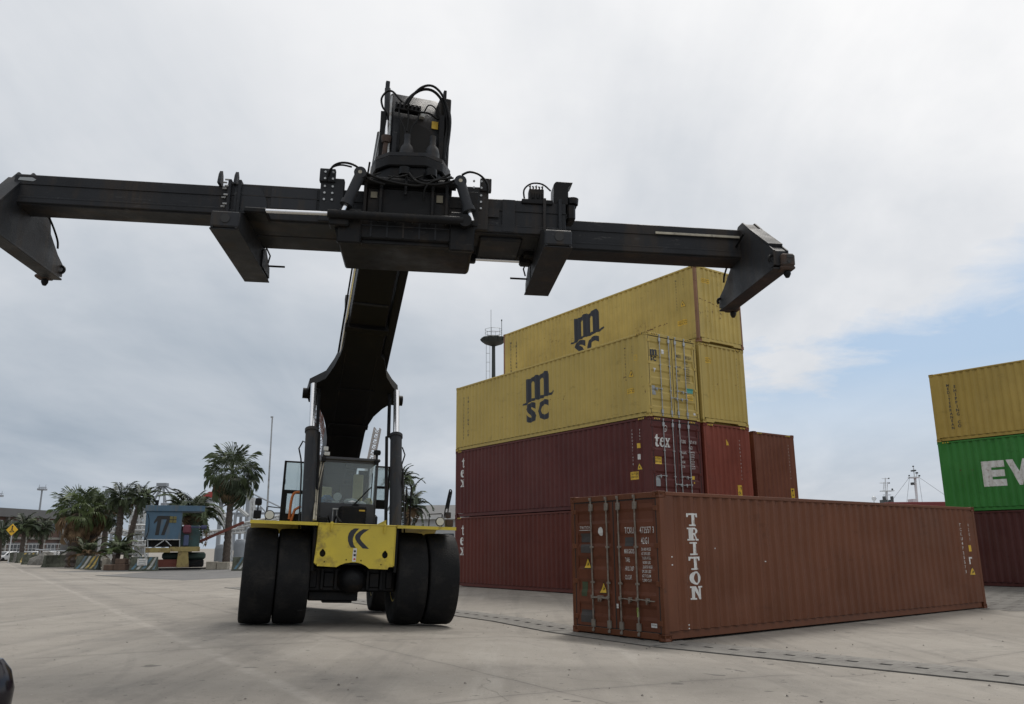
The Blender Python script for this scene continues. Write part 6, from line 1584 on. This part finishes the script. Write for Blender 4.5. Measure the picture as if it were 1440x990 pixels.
b.build('railing', M_galv, hp)
b = MB(); b.tube([(-.25, 0, H_), (-.25, 0, H_ + 3.0)], .02, 5); b.build('antenna', C_mast, hm)
b = MB(); b.tube([(.82, 0, H_), (.82, 0, H_ + 1.9)], .03, 5); b.tube([(.82, 0, H_ + 1.8), (.82, 0, H_ + 1.95)], .07, 6); b.build('antenna', C_mast, hm)
b = MB()
for x in (-.72, -.36): b.tube([(x, -.1, 0), (x, -.1, H_ - .6)], .022, 4, cap=False)
for k in range(int(H_ / .9)): b.tube([(-.72, -.1, .5 + k * .9), (-.36, -.1, .5 + k * .9)], .018, 4, cap=False)
b.build('ladder', M_galv, hm)

# ships beyond the stacks, on the right
wat = mat('harbour_water', (.03, .045, .05), .12, var=.1)
strip('water', [(40, 185), (900, 185), (1500, 2600), (200, 2600)], wat, .012)
S_wht = mat('ship_white', (.60, .62, .63), .5, var=.05); S_red = mat('ship_red', (.17, .022, .020), .6, var=.1); S_dk = mat('ship_dark', (.05, .055, .055), .6)
def ship(px0, px1, Y, zdeck, m, label):
    p, q = spot(px0, 760, Y), spot(px1, 760, Y); w_ = q.x - p.x; e = empty('ship', (p.x, Y, 0), 0, label, 'ship')
    b = MB(); b.prism([(0, 0), (w_, 0), (w_ + 4, zdeck), (-4, zdeck), (-2, 3)], -6, 6, axis='y', bevel=.1); b.build('hull', m, e); return e, w_
z1 = spot(1300, 707.3, 215).z
e, w_ = ship(1263, 1350, 215, z1, S_red, 'ship with a dark red bulwark and a white mast behind the brown container')
ox, oy = e.location.x, 215
def mbox(b, u0, v0, u1, v1, d=.5): x0, x1, z0, z1 = rectat(u0, v0, u1, v1, oy); b.box(x0 - ox, x1 - ox, -d, d, z0, z1)
def mtube(b, u0, v0, u1, v1, r): p, q = spot(u0, v0, oy), spot(u1, v1, oy); b.tube([(p.x - ox, 0, p.z), (q.x - ox, 0, q.z)], r, 6)
b = MB(); mtube(b, 1290, 712, 1286.5, 670, .32); mbox(b, 1279, 671, 1291, 672.3, 1.0); b.prism([(spot(1281, 0, oy).x - ox, spot(1281, 672, oy).z), (spot(1290, 0, oy).x - ox, spot(1290, 672, oy).z), (spot(1287, 0, oy).x - ox, spot(1287, 677, oy).z)], -.5, .5, axis='y'); mtube(b, 1286, 671, 1284.5, 657, .12); mtube(b, 1289, 671, 1289.5, 664, .10); mtube(b, 1289.5, 712, 1289, 695, .2)
b.build('mast', S_wht, e)
b = MB(); mbox(b, 1282.5, 661, 1286.5, 662.8, .8); mbox(b, 1281.5, 678.5, 1284.5, 682, .5); mbox(b, 1283.5, 655, 1284.8, 656.6, .3); mbox(b, 1288, 664, 1290.5, 666, .3); mbox(b, 1278, 668, 1279, 670, .3); mbox(b, 1292, 668, 1293.5, 670, .3); b.build('radar', S_dk, e)
b = MB(); mbox(b, 1280, 702, 1286.5, 707, 1.5); b.build('deck_house', S_wht, e)
for (u, v) in ((1255, 703), (1275, 707), (1297, 706), (1330, 697)):
    b = MB(); mtube(b, 1279 if u < 1286 else 1292, 671, u, v, .035); b.build('stay_wire', S_dk, e)
e, w_ = ship(1215, 1262, 235, spot(1240, 714, 235).z, S_wht, 'white ship with a stepped lattice mast and dark funnels behind the brown container')
ox, oy = e.location.x, 235
b = MB(); mtube(b, 1247.5, 716, 1246.5, 690, .35); mbox(b, 1239.5, 690, 1255.5, 691, 1.2); b.prism([(spot(1241, 0, oy).x - ox, spot(1241, 691, oy).z), (spot(1254, 0, oy).x - ox, spot(1254, 691, oy).z), (spot(1248, 0, oy).x - ox, spot(1248, 693.5, oy).z)], -.5, .5, axis='y')
for u in (1242.5, 1247.5): mtube(b, u, 690, u + .5, 678, .12)
mtube(b, 1237, 679.3, 1247, 679.3, .12); mtube(b, 1245, 690, 1245, 672, .14); mtube(b, 1240, 673, 1250, 673, .08); mtube(b, 1242, 696, 1253, 696, .10); b.build('mast', S_wht, e, each=True)
b = MB(); mbox(b, 1249, 672, 1250.3, 673.5, .3); mbox(b, 1249.5, 678.5, 1251, 680, .3); mbox(b, 1254, 687, 1255.5, 689.5, .3); b.build('radar', S_dk, e)
for u in (1239, 1250):
    b = MB(); mbox(b, u, 703, u + (8 if u < 1245 else 5.5), 712, 1.0); mbox(b, u + 3, 698, u + 5.5, 703, .6); b.build('funnel', S_dk, e)
b = MB(); c_ = spot(1229, 701, oy); b.lathe([(.001, -.7), (.5, -.5), (.7, 0), (.5, .5), (.001, .7)], 12, origin=(c_.x - ox, 0, c_.z)); mtube(b, 1229, 703, 1229, 714, .15); b.build('radome', S_wht, e)

# unidentified dark object, built as a bollard, cut by the left edge of the picture
c = spot(-22, 975, 7.0)
e = empty('bollard', (c.x, 7.0, gnd(c.x, 7.0)), 0, 'unidentified glossy black rounded object, shaped as a bollard, at the lower left edge', 'bollard'); zz = c.z - gnd(c.x, 7.0)
b = MB(); b.lathe([(.001, zz + .285), (.10, zz + .26), (.17, zz + .17), (.208, zz + .03), (.20, zz - .1), (.14, zz - .22), (.10, zz - .30), (.001, zz - .31)], 36); b.build('bollard_head', mat('gloss_black', (.010, .008, .012), .2, var=.05), e)
b = MB(); b.lathe([(.10, zz - .30), (.10, .04), (.18, .04), (.18, 0), (.001, 0)], 28); b.build('bollard_post', mat('gloss_black_post', (.012, .01, .012), .3, var=.05), e)

# grit and small stones lying about the yard
b = bmesh.new(); r = random.Random(21)
for i in range(900):
    if i % 3: t_ = r.random(); k = int(t_ * (len(cl_pts) - 1)); x, y = cl_pts[k][0] + r.gauss(0, .8), cl_pts[k][1] + r.gauss(0, .8)
    else: y = 6 + 30 * r.random() ** 1.6; x = r.uniform(-.65, .65) * y
    q = .006 + .016 * r.random() ** 3; z0 = gnd(x, y) + .004; a = r.random() * 6.3
    V = [b.verts.new((x + q * math.cos(a + j * 1.57) * r.uniform(.6, 1.3), y + q * math.sin(a + j * 1.57), z0)) for j in range(4)]
    tp = b.verts.new((x + r.uniform(-.3, .3) * q, y, z0 + q * r.uniform(.5, 1.0)))
    for j in range(4): b.faces.new((V[j], V[(j + 1) % 4], tp))
me = bpy.data.meshes.new('grit'); b.to_mesh(me); b.free()
o = link('grit', me, mat('stone_grit', (.13, .115, .10), .9, var=.4, scale=3)); tag(o, 'scattered grit and small stones along the drain and across the yard', 'grit'); o['kind'] = 'stuff'
